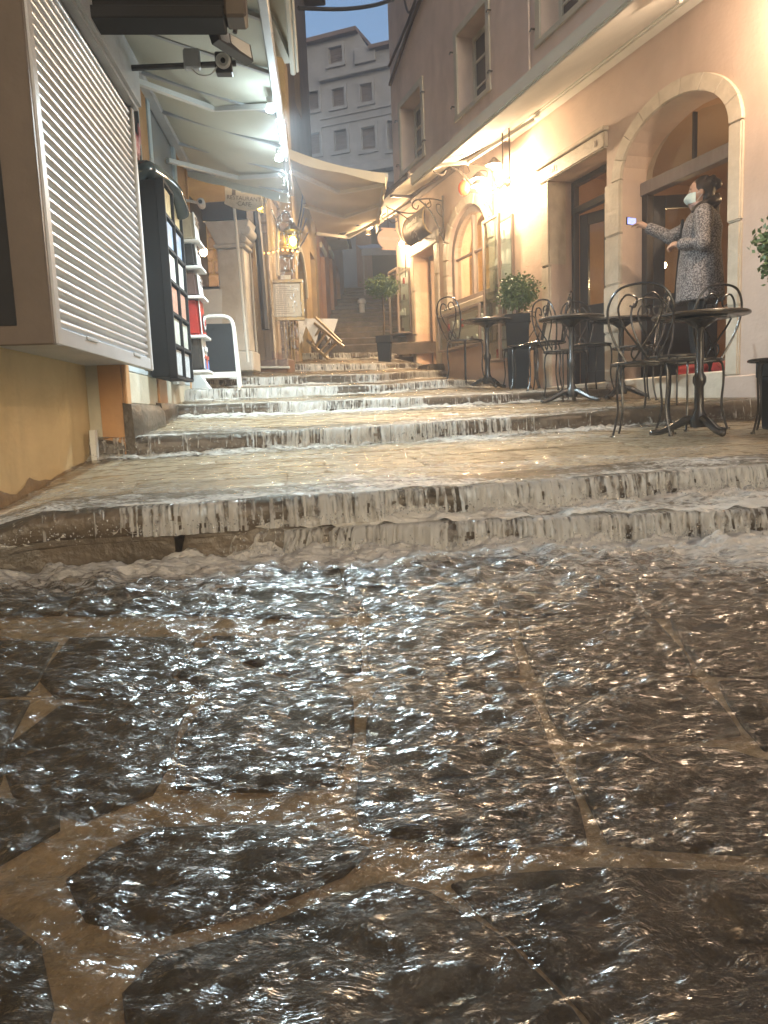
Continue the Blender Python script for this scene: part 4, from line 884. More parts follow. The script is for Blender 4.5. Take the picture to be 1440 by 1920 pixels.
# ------------------------------------------------------------------ restaurant porch: pier, stone back wall, sign
PR = thing('marble_pier', 'carved pale marble pier with scroll capital at the restaurant entrance', 'column', (-1.46, 8.0, 1.18), math.radians(-4))
MB().box(-.20,.22,-.2,.2,-.15,.12).build('base_stone', MATS['riser_stone'], PR, bevel=.04, seg=2)
MB().box(-.17,.19,-.17,.17,.122,.33).build('plinth', MATS['marble'], PR, bevel=.015)
MB().hexa([(-.13,-.13,.332),(.15,-.13,.332),(.15,.13,.332),(-.13,.13,.332),(-.125,-.125,1.36),(.145,-.125,1.36),(.145,.125,1.36),(-.125,.125,1.36)]).build('shaft', MATS['marble'], PR, bevel=.012)
MB().box(-.15,.18,-.15,.15,1.362,1.40).hexa([(-.13,-.13,1.40),(.15,-.13,1.40),(.15,.13,1.40),(-.13,.13,1.40),(-.22,-.18,1.62),(.24,-.18,1.62),(.24,.18,1.62),(-.22,.18,1.62)]).tube([(.19,-.16,1.52),(.19,.16,1.52)],.055,10).tube([(.16,-.15,1.44),(.16,.15,1.44)],.035,10).build('capital', MATS['marble'], PR, bevel=.008)
MB().box(-.24,.22,-.19,.19,1.622,1.80).build('cap_block', MATS['dark_wood'], PR, bevel=.006)
PW = thing('stone_wall', 'brown rubble stone wall at the back of the restaurant porch', 'wall', (-2.75, 9.7, 0), 0)
MB().box(-1.2,1.75,.08,.4,.8,5.2).build('mortar', MATS['ochre_plaster'], PW)
z = 1.2; row = 0
while z < 3.3:
    hh = random.uniform(.13,.2); x = -.3-random.uniform(0,.2)
    while x < 1.7:
        ww = random.uniform(.16,.34); MB().box(x+.008, min(x+ww,1.75)-.008, random.uniform(.04,.06), .09, z+.008, z+hh-.008).build('stone', MATS['rubble'], PW, bevel=.02); x += ww
    z += hh
MB().box(-1.2,1.6,-2.6,.07,3.42,3.5).build('porch_ceiling', MATS['ochre_plaster'], PW)
MB().box(-1.1,.35,-2.45,-2.35,3.05,3.18).build('porch_beam', MATS['white_paint'], PW, bevel=.01)

CH = thing('covered_chair', 'chair under a grey-white cover behind the chalkboard stand', 'chair', tuple(at(408,640,7.9)), 0)
g = MB(); g.box(-.18,.18,-.02,.04,.12,.55); g.box(-.18,.18,-.40,.0,-.28,.12); g.build('seat_cover', MATS['white_cloth'], CH, bevel=.07, seg=3, smooth=True)
# hanging restaurant sign with pole
RS = thing('restaurant_sign', 'hanging parchment coloured RESTAURANT CAFE sign under the cream awning', 'sign', tuple(at(457,366,7.45)), math.radians(4))
pm('parchment', (.60,.48,.30), (.52,.41,.25), .6, 8, .05, 40)
hw, hh = .175, .135
brd = [(-hw,hh),(-hw,-.03),(-hw*1.08,-hh*.55),(-hw*.6,-hh*.85),(0,-hh*1.05),(hw*.6,-hh),(hw*1.0,-hh*.8),(hw*.98,-.03),(hw,hh)]
MB().prism(brd, -.012, .012).build('board', MATS['parchment'], RS, bevel=.004)
pm('sign_brown', (.16,.10,.05), None, .6, 5, 0, 5); pm('sign_grey', (.30,.29,.30), None, .6, 5, 0, 5); pm('sign_green',(.40,.42,.33),None,.6,5,0,5)
MB().prism([(-.11,.0),(-.075,.0),(-.07,.10),(-.10,.10)], -.015, -.0125).build('painted_column', MATS['sign_brown'], RS)
for x in (-.005, .055): MB().prism([(x-.018,.02),(x+.018,.02)]+[(x+.018*math.cos(a), .07+.035*math.sin(a)) for a in np.linspace(0,math.pi,8)], -.015, -.0125).build('painted_arch', MATS['sign_grey'], RS)
MB().prism([(.09,.0),(.16,.0),(.165,.12),(.09,.12)], -.0145, -.0125).build('painted_panel', MATS['sign_green'], RS)
def text(s, size, loc, mat, parent, rot=(math.radians(90),0,0), ext=.001, name='lettering', sp=1.0):
    cu = bpy.data.curves.new(name, 'FONT'); cu.body = s; cu.size = size; cu.align_x = 'CENTER'; cu.align_y = 'CENTER'; cu.extrude = ext; cu.space_character = sp
    o = bpy.data.objects.new('tmp', cu); COL.objects.link(o); dg = bpy.context.evaluated_depsgraph_get(); dg.update(); me = bpy.data.meshes.new_from_object(o.evaluated_get(dg)); bpy.data.objects.remove(o)
    me.materials.clear(); o = link(name, me, MATS[mat], parent); o.location = loc; o.rotation_euler = rot; return o
text('RESTAURANT', .052, (0,-.0145,-.035), 'sign_brown', RS, (math.radians(90), math.radians(6), 0)); text('·CAFE·', .055, (.0,-.0145,-.085), 'sign_brown', RS, (math.radians(90), math.radians(6), 0))
MB().tube([(-.10,.02,-.10),(-.06,.02,-1.56)], .014, 8).build('pole', MATS['pale_fabric'], RS)
MB().tube([(-.13,0,hh),(-.13,0,hh+.22)], .006, 6).tube([(.13,0,hh),(.13,0,hh+.22)], .006, 6).build('hanger', MATS['bracket_iron'], RS)
# clear plastic rain curtain
PC = thing('rain_curtain', 'clear plastic rain curtain hanging beside the marble pier', 'curtain', tuple(at(512,708,8.4)), math.radians(-12))
def fc(u, v): return (-.17+.36*u, .02*math.sin(u*14)+.012*math.sin(u*31+v*3), .12+2.15*v)
MB().grid(fc, 40, 12).build('sheet', MATS['plastic_sheet'], PC, smooth=True)
MB().tube([(-.17,0,.1),(-.19,0,2.3)], .012, 6).tube([(-.17,0,.12),(.20,0,.10)], .014, 6).build('rail', MATS['pale_fabric'], PC)
MB().box(-.15,.17,.03,.28,-.02,.20).build('planter_box', MATS['brown_wood'], PC, bevel=.008)
dk = MB().tube(spline([(-1.18,8.15,1.75),(-1.19,8.16,2.2),(-1.2,8.14,2.6),(-1.22,8.15,2.95)],5), .045, 8).build('furled_umbrella', MATS['dark_wood'], smooth=True); tag(dk, 'dark furled parasol standing behind the marble pier', 'parasol')
# ================================================================== restaurant house on the left of the lane
LF = Frame(2.0, (-1.22, 9.0))
RH = thing('restaurant_house', 'tall dark restaurant house with lamplit ochre ground floor on the left of the lane', 'building', tuple(LF.P(0,0,0)), LF.rz)
def facadeL(outer, holes, th, mat, name, parent, y=0):
    b = MB(); vs, fs = holed(outer, holes, lambda s, z: (s, y, z)); b.add(vs, fs)
    for h in holes:
        n = len(h); b.add([(s, y, z) for s, z in h] + [(s, y+th, z) for s, z in h], [(i, (i+1) % n, n+(i+1) % n, n+i) for i in range(n)])
    return b.build(name, mat, parent)
ar1 = arch(.55, 1.75, 1.35, 2.55, .75); ar2 = arch(2.2, 3.3, 1.45, 2.7, .6)
facadeL(rect(-.0, 5.2, .8, 4.4), [ar1, ar2, rect(4.1,4.8,1.6,3.6)], .3, MATS['ochre_plaster'], 'wall', RH)
facadeL(rect(-.4, 5.2, 4.402, 8.3), [rect(.8,1.5,5.6,6.9), rect(3.2,3.9,5.6,6.9)], .25, MATS['dark_facade'], 'upper_wall', RH)
MB().box(-.4,-.3,.002,5,3.5,8.3).box(5.19,5.2,.002,5,.8,8.3).build('side_wall', MATS['dark_facade'], RH)
for s in (.8, 3.2): MB().box(s,s+.7,.2,.24,5.6,6.9).build('shutter', MATS['brown_frame'], RH)
MB().box(-.5,5.35,-.35,5,8.31,8.42).box(4.6,5.36,-.36,.3,8.05,8.30).build('eaves', MATS['dark_facade'], RH, bevel=.02)
for k in range(18): MB().tube([(-.5+.32*k,-.42,8.46),(-.5+.32*k,3,9.4)], .09, 6).build('roof_tile', MATS['roof_tile'], RH)
MB().box(0,5.2,.9,.95,.8,4.4).build('inner_wall', MATS['dark_wood'], RH)
for ar, nm in ((ar1,1),(ar2,2)):
    lp = ar[2:]; cc_ = (sum(p[0] for p in lp)/len(lp), ar[2][1])
    for k in range(len(lp)-1):
        a, b = lp[k], lp[k+1]; e = 1.14
        o1 = (cc_[0]+(a[0]-cc_[0])*e, cc_[1]+(a[1]-cc_[1])*e); o2 = (cc_[0]+(b[0]-cc_[0])*e, cc_[1]+(b[1]-cc_[1])*e)
        MB().prism([a,b,o2,o1], -.03, .02).build('arch_stone', MATS['pale_plaster'], RH, bevel=.004)
MB().box(1.8,2.15,-.06,-.003,1.3,2.6).build('pilaster', MATS['ochre_plaster'], RH, bevel=.01)
MB().box(4.1,4.8,.2,.26,1.6,3.6).build('door', MATS['brown_wood'], RH)
for k in range(4): MB().tube(spline([(3.4+.1*k,-.03,4.4-.2*k),(2.4,-.05,3.6-.1*k),(1.4,-.03,3.1),(.2,-.03,3.25)],5), .012, 5).build('cable', MATS['dark_metal'], RH)
MB().box(.0,.55,-.004,.03,1.2,1.6).build('dado', MATS['brown_wood'], RH)
# second house farther up on the left
B2 = thing('orange_house', 'low brown-orange house with dark doorways farther up the lane', 'building', tuple(LF.P(5.25,0,0)), LF.rz)
facadeL(rect(0, 6.2, 1.0, 5.2), [rect(.5,1.3,2.0,4.0), rect(2.2,3.0,2.4,4.3), arch(3.8,4.9,2.6,4.0,.4)], .3, pm('burnt_orange',(.40,.22,.12),(.34,.18,.10),.7,3,.2,20,stain=(.2,.12,.08)), 'wall', B2)
MB().box(0,6.2,.5,.6,1,5.2).build('inner_wall', MATS['dark_wood'], B2); MB().box(-.05,6.3,-.25,4,5.2,5.32).build('roof', MATS['roof_tile'], B2)
MB().box(.45,1.35,-.05,-.002,4.0,4.1).box(2.15,3.05,-.05,-.002,4.3,4.4).build('lintel', MATS['pale_plaster'], B2, bevel=.01)
for s in (.5, 2.2): MB().box(s,s+.8,.18,.24,2.0,4.0).build('door', MATS['brown_wood'], B2)
g = MB(); 
for k in range(12): g.bar((1.4+.12*k,-.35,4.55),(1.4+.12*k,-.35,5.0),.015)
g.bar((1.35,-.35,5.0),(2.8,-.35,5.0),.03); g.bar((1.35,-.35,4.55),(2.8,-.35,4.55),.03).build('balcony_rail', MATS['bracket_iron'], B2)
MB().box(1.3,2.85,-.4,-.002,4.45,4.54).build('balcony', MATS['pale_plaster'], B2, bevel=.01)
# right side of the lane beyond the corner
B3 = thing('lane_house', 'plain grey house behind the corner of the jewellery shop', 'building', (1.35, 14.2, 0), 0)
MB().box(0,4,0,8,1.2,6.5).build('wall', MATS['grey_stone_wall'], B3); MB().box(-.01,-.002,2,2.8,2.8,4.6).build('door', MATS['brown_wood'], B3)
# house at the head of the steps with a blue canopy
B4 = thing('stair_head_house', 'shadowy house at the head of the far steps with a dark doorway', 'building', (0, 22.4, 0), 0)
b = MB(); vs, fs = holed(rect(-3,4,3.5,7.2), [rect(-.5,.9,4.3,6.1)], lambda s, z: (s, 0, z)); b.add(vs, fs); b.build('wall', MATS['grey_stone_wall'], B4)
MB().box(-.6,1.0,.5,.6,4,6.3).build('inner_wall', MATS['black_panel'], B4); MB().box(-.5,-.05,.05,.1,4.3,6.1).build('door', MATS['brown_wood'], B4)
MB().box(-3.1,4.1,-.2,3,7.2,7.35).build('roof', MATS['roof_tile'], B4)
BC = thing('blue_canopy', 'blue-grey canopy over the steps far up the lane', 'awning', (-.3, 19.2, 4.9), math.radians(6))
pm('blue_canvas', (.28,.31,.36), (.24,.27,.32), .6, 4, .05, 60)
MB().sheet(lambda u, v: (1.9*u, 1.3*v, .38*v-.02*math.sin(u*20)), 20, 4, .02).build('canopy', MATS['blue_canvas'], BC, smooth=True)
MB().box(0,1.9,-.02,.0,-.16,.01).build('valance', MATS['blue_canvas'], BC)
MB().bar((.05,.05,-.02),(.05,.05,-1.2),.04).bar((1.85,.05,-.02),(1.85,.05,-1.2),.04).build('post', MATS['grey_wood'], BC)
PS = thing('bollard', 'small white post on the left of the far steps', 'bollard', tuple(at(680,610,16.5)), 0); MB().lathe([(.06,-.2),(.06,.45),(.09,.46),(.09,.52),(.05,.56)],10).build('post', MATS['white_cloth'], PS, smooth=True)
# end house
EF = Frame(-68.0, at(735, 300, 28))
EH = thing('end_house', 'weathered grey house with shuttered windows closing the view', 'building', tuple(EF.P(0,0,0)), EF.rz)
outer = [EF.hit(*p) for p in ((750,345),(750,88),(695,97),(672,62),(560,84),(560,345))]
wins = [((617,88),(642,120)),((623,166),(646,200)),((676,157),(698,192)),((627,244),(651,283)),((678,238),(704,281)),((727,226),(740,281)),((580,250),(600,290)),((578,172),(598,207))]
holes = []
for (a, b_), (c_, d_) in wins:
    p = EF.hit(a, (b_+d_)/2); q = EF.hit(c_, (b_+d_)/2); zt2 = EF.hit((a+c_)/2, b_)[1]; zb2 = EF.hit((a+c_)/2, d_)[1]; holes.append(rect(min(p[0],q[0]), max(p[0],q[0]), zb2, zt2))
outer[0] = (outer[0][0], 4.0); outer[-1] = (outer[-1][0], 4.0)
facade(outer, holes, .2, MATS['grey_stone_wall'], 'wall', EH)
for h in holes:
    (x0, za), (x1, _), (_, zb2), _ = h
    w = MB().box(x0,x1,-.16,-.12,za,zb2).build('shutter', MATS['brown_frame'], EH)
    sl = MB()
    for k in range(8): zz = za+(zb2-za)*(k+.5)/8; sl.box(x0+.03,x1-.03,-.12,-.10,zz-.02,zz+.02)
    sl.build('louvre', MATS['brown_frame'], w)
    MB().box(x0-.1,x0-.002,0,.05,za,zb2).box(x1+.002,x1+.1,0,.05,za,zb2).box(x0-.1,x1+.1,0,.05,zb2+.002,zb2+.14).box(x0-.12,x1+.12,0,.08,za-.12,za-.002).build('window_surround', MATS['grey_stone_wall'], EH)
def ledge(p, q, h, d, nm='cornice', mat='grey_stone_wall'):
    a = EF.hit(*p); b2 = EF.hit(*q); z = (a[1]+b2[1])/2; MB().box(min(a[0],b2[0]), max(a[0],b2[0]), .001, d, z-h, z).build(nm, MATS[mat], EH, bevel=.02)
ledge((600,137),(745,128), .15, .2); ledge((600,213),(745,205), .06, .06); ledge((640,318),(745,302), .3, .35); ledge((600,228),(745,220), .05, .05)
a = EF.hit(695,97); b2 = EF.hit(750,88); MB().box(b2[0],a[0],-1,.25,a[1],a[1]+.12).build('roof', MATS['roof_tile'], EH)
a = EF.hit(672,62); b2 = EF.hit(560,84); zt3 = a[1]; MB().box(a[0],b2[0],-2,.25,zt3,zt3+.14).build('roof', MATS['roof_tile'], EH)
MB().box(outer[0][0],outer[-1][0]+4,-6,-.3,4,11.5).build('back_wall', MATS['grey_stone_wall'], EH)
c1 = EF.hit(686,118); MB().box(c1[0]-.4,c1[0]+.4,.001,.12,c1[1]-.02,c1[1]+.5).build('dormer_base', MATS['grey_stone_wall'], EH, bevel=.02)

# tan awning over the restaurant front
A6 = thing('awning', 'wide tan awning of the restaurant reaching across the lane', 'awning', (0,0,0), 0)
P00, P01, P11, P10 = at(530,275,9.3), at(722,325,9.5), at(706,418,12.4), at(598,438,12.6)
def f6(u, v):
    p = (P00*(1-v)+P01*v)*(1-u) + (P10*(1-v)+P11*v)*u; return (p.x, p.y, p.z-.05*math.sin(math.pi*v)-.02*math.sin(u*math.pi*6)*math.sin(math.pi*v))
MB().sheet(f6, 40, 10, .008).build('canopy', MATS['tan_fabric'], A6, smooth=True)
def f6v(u, v): p = P01*(1-u)+P11*u; return (p.x+.012*math.sin(u*30), p.y, p.z-.17*v)
MB().grid(f6v, 40, 2).build('valance', MATS['tan_fabric'], A6, smooth=True)
def f6s(u, v): p = P00*(1-u)+P01*u; return (p.x, p.y-.01, p.z-.05*math.sin(math.pi*u)-.10*v*(u > -1)-.02*v*math.sin(u*8))
MB().grid(f6s, 20, 2).build('side_flap', MATS['tan_fabric'], A6)
MB().bar(P01+Vector((.01,0,-.02)), P11+Vector((.01,0,-.02)), .05, .05).build('front_bar', MATS['pale_fabric'], A6)
for u in (.12, .5, .88):
    a = P00*(1-u)+P10*u; b2 = P01*(1-u)+P11*u; e = a*.5+b2*.5+Vector((0,.5,-.12)); MB().bar(a+Vector((0,0,-.12)), e, .05, .04).bar(e, b2+Vector((0,0,-.05)), .045, .04).build('folding_arm', MATS['pale_fabric'], A6)

# menu stand
MS = thing('menu_stand', 'brass menu stand with glazed board in front of the restaurant', 'menu stand', tuple(at(546,706,9.2)), math.radians(6))
pm('brass', (.42,.32,.18), (.34,.26,.14), .35, 8, .05, 60, metal=.5)
MB().lathe([(.15,0),(.15,.015),(.10,.03)],20).build('base', MATS['brass'], MS, smooth=True)
for x in (-.055,-.018,.018,.055): MB().tube([(x,0,.02),(x,0,.66)], .009, 8).build('post', MATS['brass'], MS)
mb = MB().box(-.20,.20,-.03,.03,.66,.70).box(-.20,.20,-.03,.03,1.10,1.14).box(-.20,-.165,-.03,.03,.70,1.10).box(.165,.20,-.03,.03,.70,1.10).box(-.165,.165,.0,.03,.70,1.10).build('frame', MATS['brass'], MS, bevel=.004)
MB().box(-.16,.16,-.012,-.002,.71,1.09).build('menu_sheet', MATS['paper'], MS)
MB().box(-.06,.06,-.02,.02,1.142,1.19).build('plaque', MATS['paper'], MS)
ln = MB()
for k in range(14): z = 1.06-.024*k; ln.box(-.13, -.13+random.uniform(.12,.24), -.0145,-.0125, z-.004, z)
ln.build('printed_lines', MATS['grey_wood'], MS)
# table with pointed cloths and a fallen folding chair
TB = thing('dining_table', 'small restaurant table under white cloths with hanging points', 'table', tuple(at(578,672,10.2)), math.radians(20))
MB().box(-.28,.28,-.3,.3,.44,.47).build('table_top', MATS['brown_wood'], TB)
for k, (x, y) in enumerate(((-.24,-.26),(.24,-.26),(.24,.26),(-.24,.26))): MB().bar((x,y,0),(x,y,.44),.035).build('leg', MATS['dark_wood'], TB)
cl = MB(); cl.box(-.30,.30,-.32,.32,.472,.48)
for x in (-.2, .0, .2): cl.prism([(x-.14,.475),(x+.14,.475),(x+.02,.16)], -.33, -.325)
for y in (-.15, .15): cl.prism([(y-.15,.475),(y+.15,.475),(y,.18)], .305, .31, axis='x')
cl.build('tablecloth', MATS['white_cloth'], TB)
LD = thing('folding_chair', 'toppled wooden folding chair with slats lying across the steps', 'chair', tuple(at(612,650,9.9)), 0)
p1, p2, q1, q2 = (at(590,606,9.9)-LD.location, at(644,650,9.7)-LD.location, at(576,638,10.0)-LD.location, at(616,674,9.8)-LD.location)
MB().bar(p1,p2,.035,.03).build('rail', MATS['brass'], LD); MB().bar(q1,q2,.035,.03).build('rail', MATS['brass'], LD)
MB().bar(p1+Vector((.02,-.1,.06)),p2+Vector((-.02,-.1,.05)),.03,.025).build('leg', MATS['brass'], LD)
for k in range(4): t = .2+.2*k; MB().bar(p1*(1-t)+p2*t, q1*(1-t)+q2*t, .04, .012).build('slat', MATS['brass'], LD)

# lanterns
pm('amber_glass', (.9,.6,.1), None, .3, 3, 0, 5, emit=(1.0,.62,.06), es=30)
pm('warm_glow', (1,.85,.6), None, .3, 3, 0, 5, emit=(1.0,.72,.38), es=40)
def lantern(loc, label, h, pw, col, glow, rz=0, arm=None):
    T = thing('lantern', label, 'lamp', tuple(loc), rz, 'old street lanterns'); w = h*.28
    MB().hexa([(-w*.6,-w*.6,0),(w*.6,-w*.6,0),(w*.6,w*.6,0),(-w*.6,w*.6,0),(-w,-w,h*.62),(w,-w,h*.62),(w,w,h*.62),(-w,w,h*.62)]).build('glass', MATS['window_glass'], T)
    MB().ball((0,0,h*.3), h*.13, 10, (1,1,1.4)).build('bulb', MATS[glow], T, smooth=True)
    c = MB(); c.lathe([(w*1.45,h*.62),(w*1.1,h*.72),(w*.5,h*.85),(w*.4,h*.95),(w*.1,h)],8); c.lathe([(w*.65,-.01),(w*.65,0)],8)
    for x, y in ((1,1),(1,-1),(-1,1),(-1,-1)): c.bar((x*w*.6,y*w*.6,0),(x*w,y*w,h*.62),.012)
    c.build('frame', MATS['bracket_iron'], T)
    if arm: MB().tube(spline([(0,0,h), (arm[0]*.3,arm[1]*.3,h+.12), (arm[0],arm[1],h+.02)],6), .012, 6).build('bracket', MATS['bracket_iron'], T)
    lamp('lantern_light', (0,0,h*.3), pw*1.5, col, h*.13, T); return T
lantern(at(550,468,9.7), 'glowing yellow iron lantern on the ochre restaurant wall', .34, 9, AMBER, 'amber_glass', 0, (-.2,0))
lantern(at(487,400,8.9), 'glowing yellow lantern half hidden behind the restaurant sign', .30, 10, AMBER, 'amber_glass', 0, (-.2,.1))
HL = thing('hanging_lamp', 'bright warm hanging lamp over the middle of the lane', 'lamp', tuple(at(690,420,12.6)), 0)
MB().ball((0,0,0), .085, 14).build('globe', MATS['warm_glow'], HL, smooth=True); MB().tube([(0,0,.085),(0,0,.55)], .01, 6).lathe([(.05,-.17),(.03,-.09)],10).build('hanger', MATS['bracket_iron'], HL); lamp('globe_light', (0,0,-.14), 24, WARM, .09, HL)
pm('string_light', (1,.5,.15), None, .3, 1, 0, 1, emit=(1,.40,.08), es=6)
SL = thing('string_lights', 'row of small orange fairy lights along the restaurant front', 'lights', tuple(at(505,472,8.9)), 0)
for k in range(9): MB().ball((-.12+.055*k, 0, -.015*math.sin(k*.9)), .012, 6).build('bulb', MATS['string_light'], SL)
MB().tube([(-.13+.05*k,0,.012-.015*math.sin(k*.9)) for k in range(11)], .003, 4).build('wire', MATS['dark_metal'], SL)
lamp('porch_light', (-2.0, 9.1, 2.6), 9, WARM, .05, PW).location = (.75,-.6,2.75)
pb = MB().ball((.75,-.6,2.78), .05, 10).build('porch_bulb', MATS['warm_glow'], PW, smooth=True)
# ================================================================== cafe furniture
def spot(u, v, d): p = at(u, v, d); return (p.x, p.y, gz(p.x, p.y)+.006)
def make_chair(label):
    T = thing('bistro_chair', label, 'chair', (0,0,0), 0, 'black wrought iron cafe chairs')
    s = MB(); ring = [(.19*math.cos(a), .19*math.sin(a), .455) for a in np.linspace(0, 2*math.pi, 24, endpoint=False)]
    s.tube(ring, .010, 6, closed=True); s.lathe([(.001,.452),(.186,.450),(.186,.455),(.12,.458),(.001,.458)], 20); s.build('seat', MATS['iron'], T, smooth=True)
    for a in (40, 140, 220, 320):
        c, q = math.cos(math.radians(a)), math.sin(math.radians(a))
        MB().tube(spline([(.15*c,.15*q,.455),(.185*c,.185*q,.43),(.195*c,.195*q,.33),(.185*c,.185*q,.18),(.20*c,.20*q,.08),(.225*c,.225*q,.0)],4), [.0072]*21, 6).lathe([(.014,0),(.014,.012)],8,(.225*c,.225*q,0)).build('leg', MATS['iron'], T, smooth=True)
    lean = lambda z: -.165-.20*(z-.455)
    def bp(pts): return [(x, lean(z), z) for x, z in pts]
    L = [(-.085,.455),(-.15,.58),(-.185,.70),(-.18,.80),(-.12,.885),(0,.91)]
    MB().tube(spline(bp(L+[(-x, z) for x, z in L[-2::-1]]),6), .0078, 6).build('back_frame', MATS['iron'], T, smooth=True)
    sc = MB()
    for m in (-1, 1):
        sc.tube(spline(bp([(m*.05,.457),(m*-.02,.56),(m*-.10,.68),(m*-.125,.78),(m*-.08,.85),(m*-.02,.83),(m*-.03,.78),(m*-.06,.79)]),5), .0065, 5)
        sc.tube(spline(bp([(m*.03,.46),(m*.055,.50),(m*.04,.545),(m*.01,.54),(m*.015,.51)]),5), .0055, 5)
    sc.build('back_scroll', MATS['iron'], T, smooth=True); return T
def face(p, q): return math.atan2(q[1]-p[1], q[0]-p[0]) - math.pi/2
CHAIRS = [(872,664,8.35,-55,'iron chair left of the farthest table, nearest the display windows'), (975,657,8.9,150,'iron chair behind the farthest table, against the planter'),
 (985,660,8.2,75,'iron chair facing left beside the tall black planter'), (1022,671,7.3,70,'iron chair facing left in front of the dark rectangular doorway'),
 (1108,664,7.45,200,'iron chair at the doorway side of the middle tables'), (1192,660,6.55,80,'iron chair between the arched doorway and the nearest table'),
 (1207,697,4.78,-25,'nearest iron chair, with the left of the two big back loops in front'), (1297,694,5.05,20,'iron chair tucked in behind the nearest table, below the person'),
 (1466,690,4.75,60,'iron chair cut off at the right edge by the shrub'), (1262,688,5.45,-160,'iron chair on the far side of the nearest table, before the doorstep'), (1060,668,6.95,-70,'iron chair facing right, left of the middle tables')]
base_chair = None
for u, v, d, rz, lab in CHAIRS:
    p = spot(u, v, d)
    if base_chair is None: base_chair = make_chair(lab); base_chair.location = p; base_chair.rotation_euler = (0,0,math.radians(rz))
    else: dup(base_chair, p, math.radians(rz), lab)
pm('table_top_wood', (.075,.056,.042), (.05,.04,.03), .25, 6, .05, 50)
def make_table(label):
    T = thing('cafe_table', label, 'table', (0,0,0), 0, 'round cafe tables')
    MB().lathe([(.001,.726),(.280,.726),(.285,.730),(.285,.740),(.280,.744),(.001,.744)], 32).build('table_top', MATS['table_top_wood'], T, smooth=True)
    MB().lathe([(.15,.708),(.16,.714)], 20).lathe([(.022,.10),(.045,.12),(.03,.16),(.026,.30),(.04,.33),(.04,.36),(.024,.39),(.022,.62),(.03,.66),(.10,.708)], 16).lathe([(.05,.05),(.06,.09),(.045,.13)],14).build('column', MATS['iron'], T, smooth=True)
    for k in range(3):
        a = math.radians(30+120*k); c, q = math.cos(a), math.sin(a)
        MB().tube([(r*c, r*q, z) for r, z in ((.03,.10),(.08,.095),(.14,.065),(.20,.035),(.25,.022),(.28,.02))], [.028,.028,.024,.020,.020,.022], 8).ball((.275*c,.275*q,.018),.022,8).build('foot', MATS['iron'], T, smooth=True)
    return T
bt = None
for u, v, d, rz, lab in [(915,730,8.4,10,'farthest round cafe table, in front of the shop displays'), (1072,757,6.75,40,'round cafe table standing before the dark rectangular doorway'), (1165,750,7.15,75,'round cafe table between the two doorways'), (1310,820,4.72,5,'nearest round cafe table, standing on the terrace edge')]:
    p = spot(u, v, d)
    if bt is None: bt = make_table(lab); bt.location = p; bt.rotation_euler = (0,0,math.radians(rz))
    else: dup(bt, p, math.radians(rz), lab)

# potted shrubs
def shrub(loc, label, ph, pw, ch, cr, stem, n, leaf=.03, flat=1.0, seed=0):
    T = thing('potted_shrub', label, 'potted plant', loc, random.uniform(-.2,.2), 'clipped potted shrubs')
    MB().hexa([(-pw*.8,-pw*.8,0),(pw*.8,-pw*.8,0),(pw*.8,pw*.8,0),(-pw*.8,pw*.8,0),(-pw,-pw,ph),(pw,-pw,ph),(pw,pw,ph),(-pw,pw,ph)]).box(-pw*1.06,pw*1.06,-pw*1.06,pw*1.06,ph-.10,ph+.0).build('planter', MATS['black_panel'], T, bevel=.006)
    MB().tube(spline([(0,0,ph-.02),(.01,.0,(ph+ch)/2),(-.01,.01,ch-cr*.2)],4), stem, 7).build('trunk', MATS['bark'], T)
    rng = np.random.default_rng(seed); V = []; F = []
    for k in range(n):
        d = rng.normal(size=3); d /= np.linalg.norm(d); r = cr*(.3+.7*rng.random()**.55)*(1+.26*math.sin(5*d[0]+seed)*math.sin(4*d[2]+1+d[1]*3)+.13*rng.normal())
        p = np.array([0,0,ch])+d*np.array([r, r, r*flat]); a = rng.normal(size=3)+d*.9; a /= np.linalg.norm(a); b = np.cross(a, rng.normal(size=3)); b /= np.linalg.norm(b)
        l, w = leaf*(.7+.6*rng.random()), leaf*.32; V += [p-a*l*.5, p+b*w, p+a*l*.5, p-b*w]; F.append((4*k,4*k+1,4*k+2,4*k+3))
    me = bpy.data.meshes.new('crown'); me.from_pydata([tuple(v) for v in V], [], F); link('crown', me, MATS['leaf'], T)
    tw = MB()
    for k in range(14):
        d = rng.normal(size=3); d[2] = abs(d[2])*.6; d /= np.linalg.norm(d); tw.tube([(0,0,ch-cr*.4), tuple(np.array([0,0,ch])+d*cr*.75*np.array([1,1,flat]))], [.006,.003], 4)
    tw.build('twigs', MATS['bark'], T); return T
p = at(972,729,8.75); shrub((p.x, p.y, gz(p.x,p.y)), 'bushy shrub in a tall black planter beside the wall cabinet', .84, .135, 1.09, .22, .02, 3200, .035, .85, 3)
p = at(722,685,10.6); shrub((p.x, p.y, p.z), 'standard tree with a flattened round crown in a tall dark planter in the lane', .40, .10, 1.06, .225, .014, 3000, .032, .62, 5)
p = at(1474,800,4.95); shrub((p.x, p.y, gz(p.x,p.y)), 'shrub cut off at the right edge beside the pale wall', .45, .13, 1.17, .20, .014, 2600, .04, .95, 8)

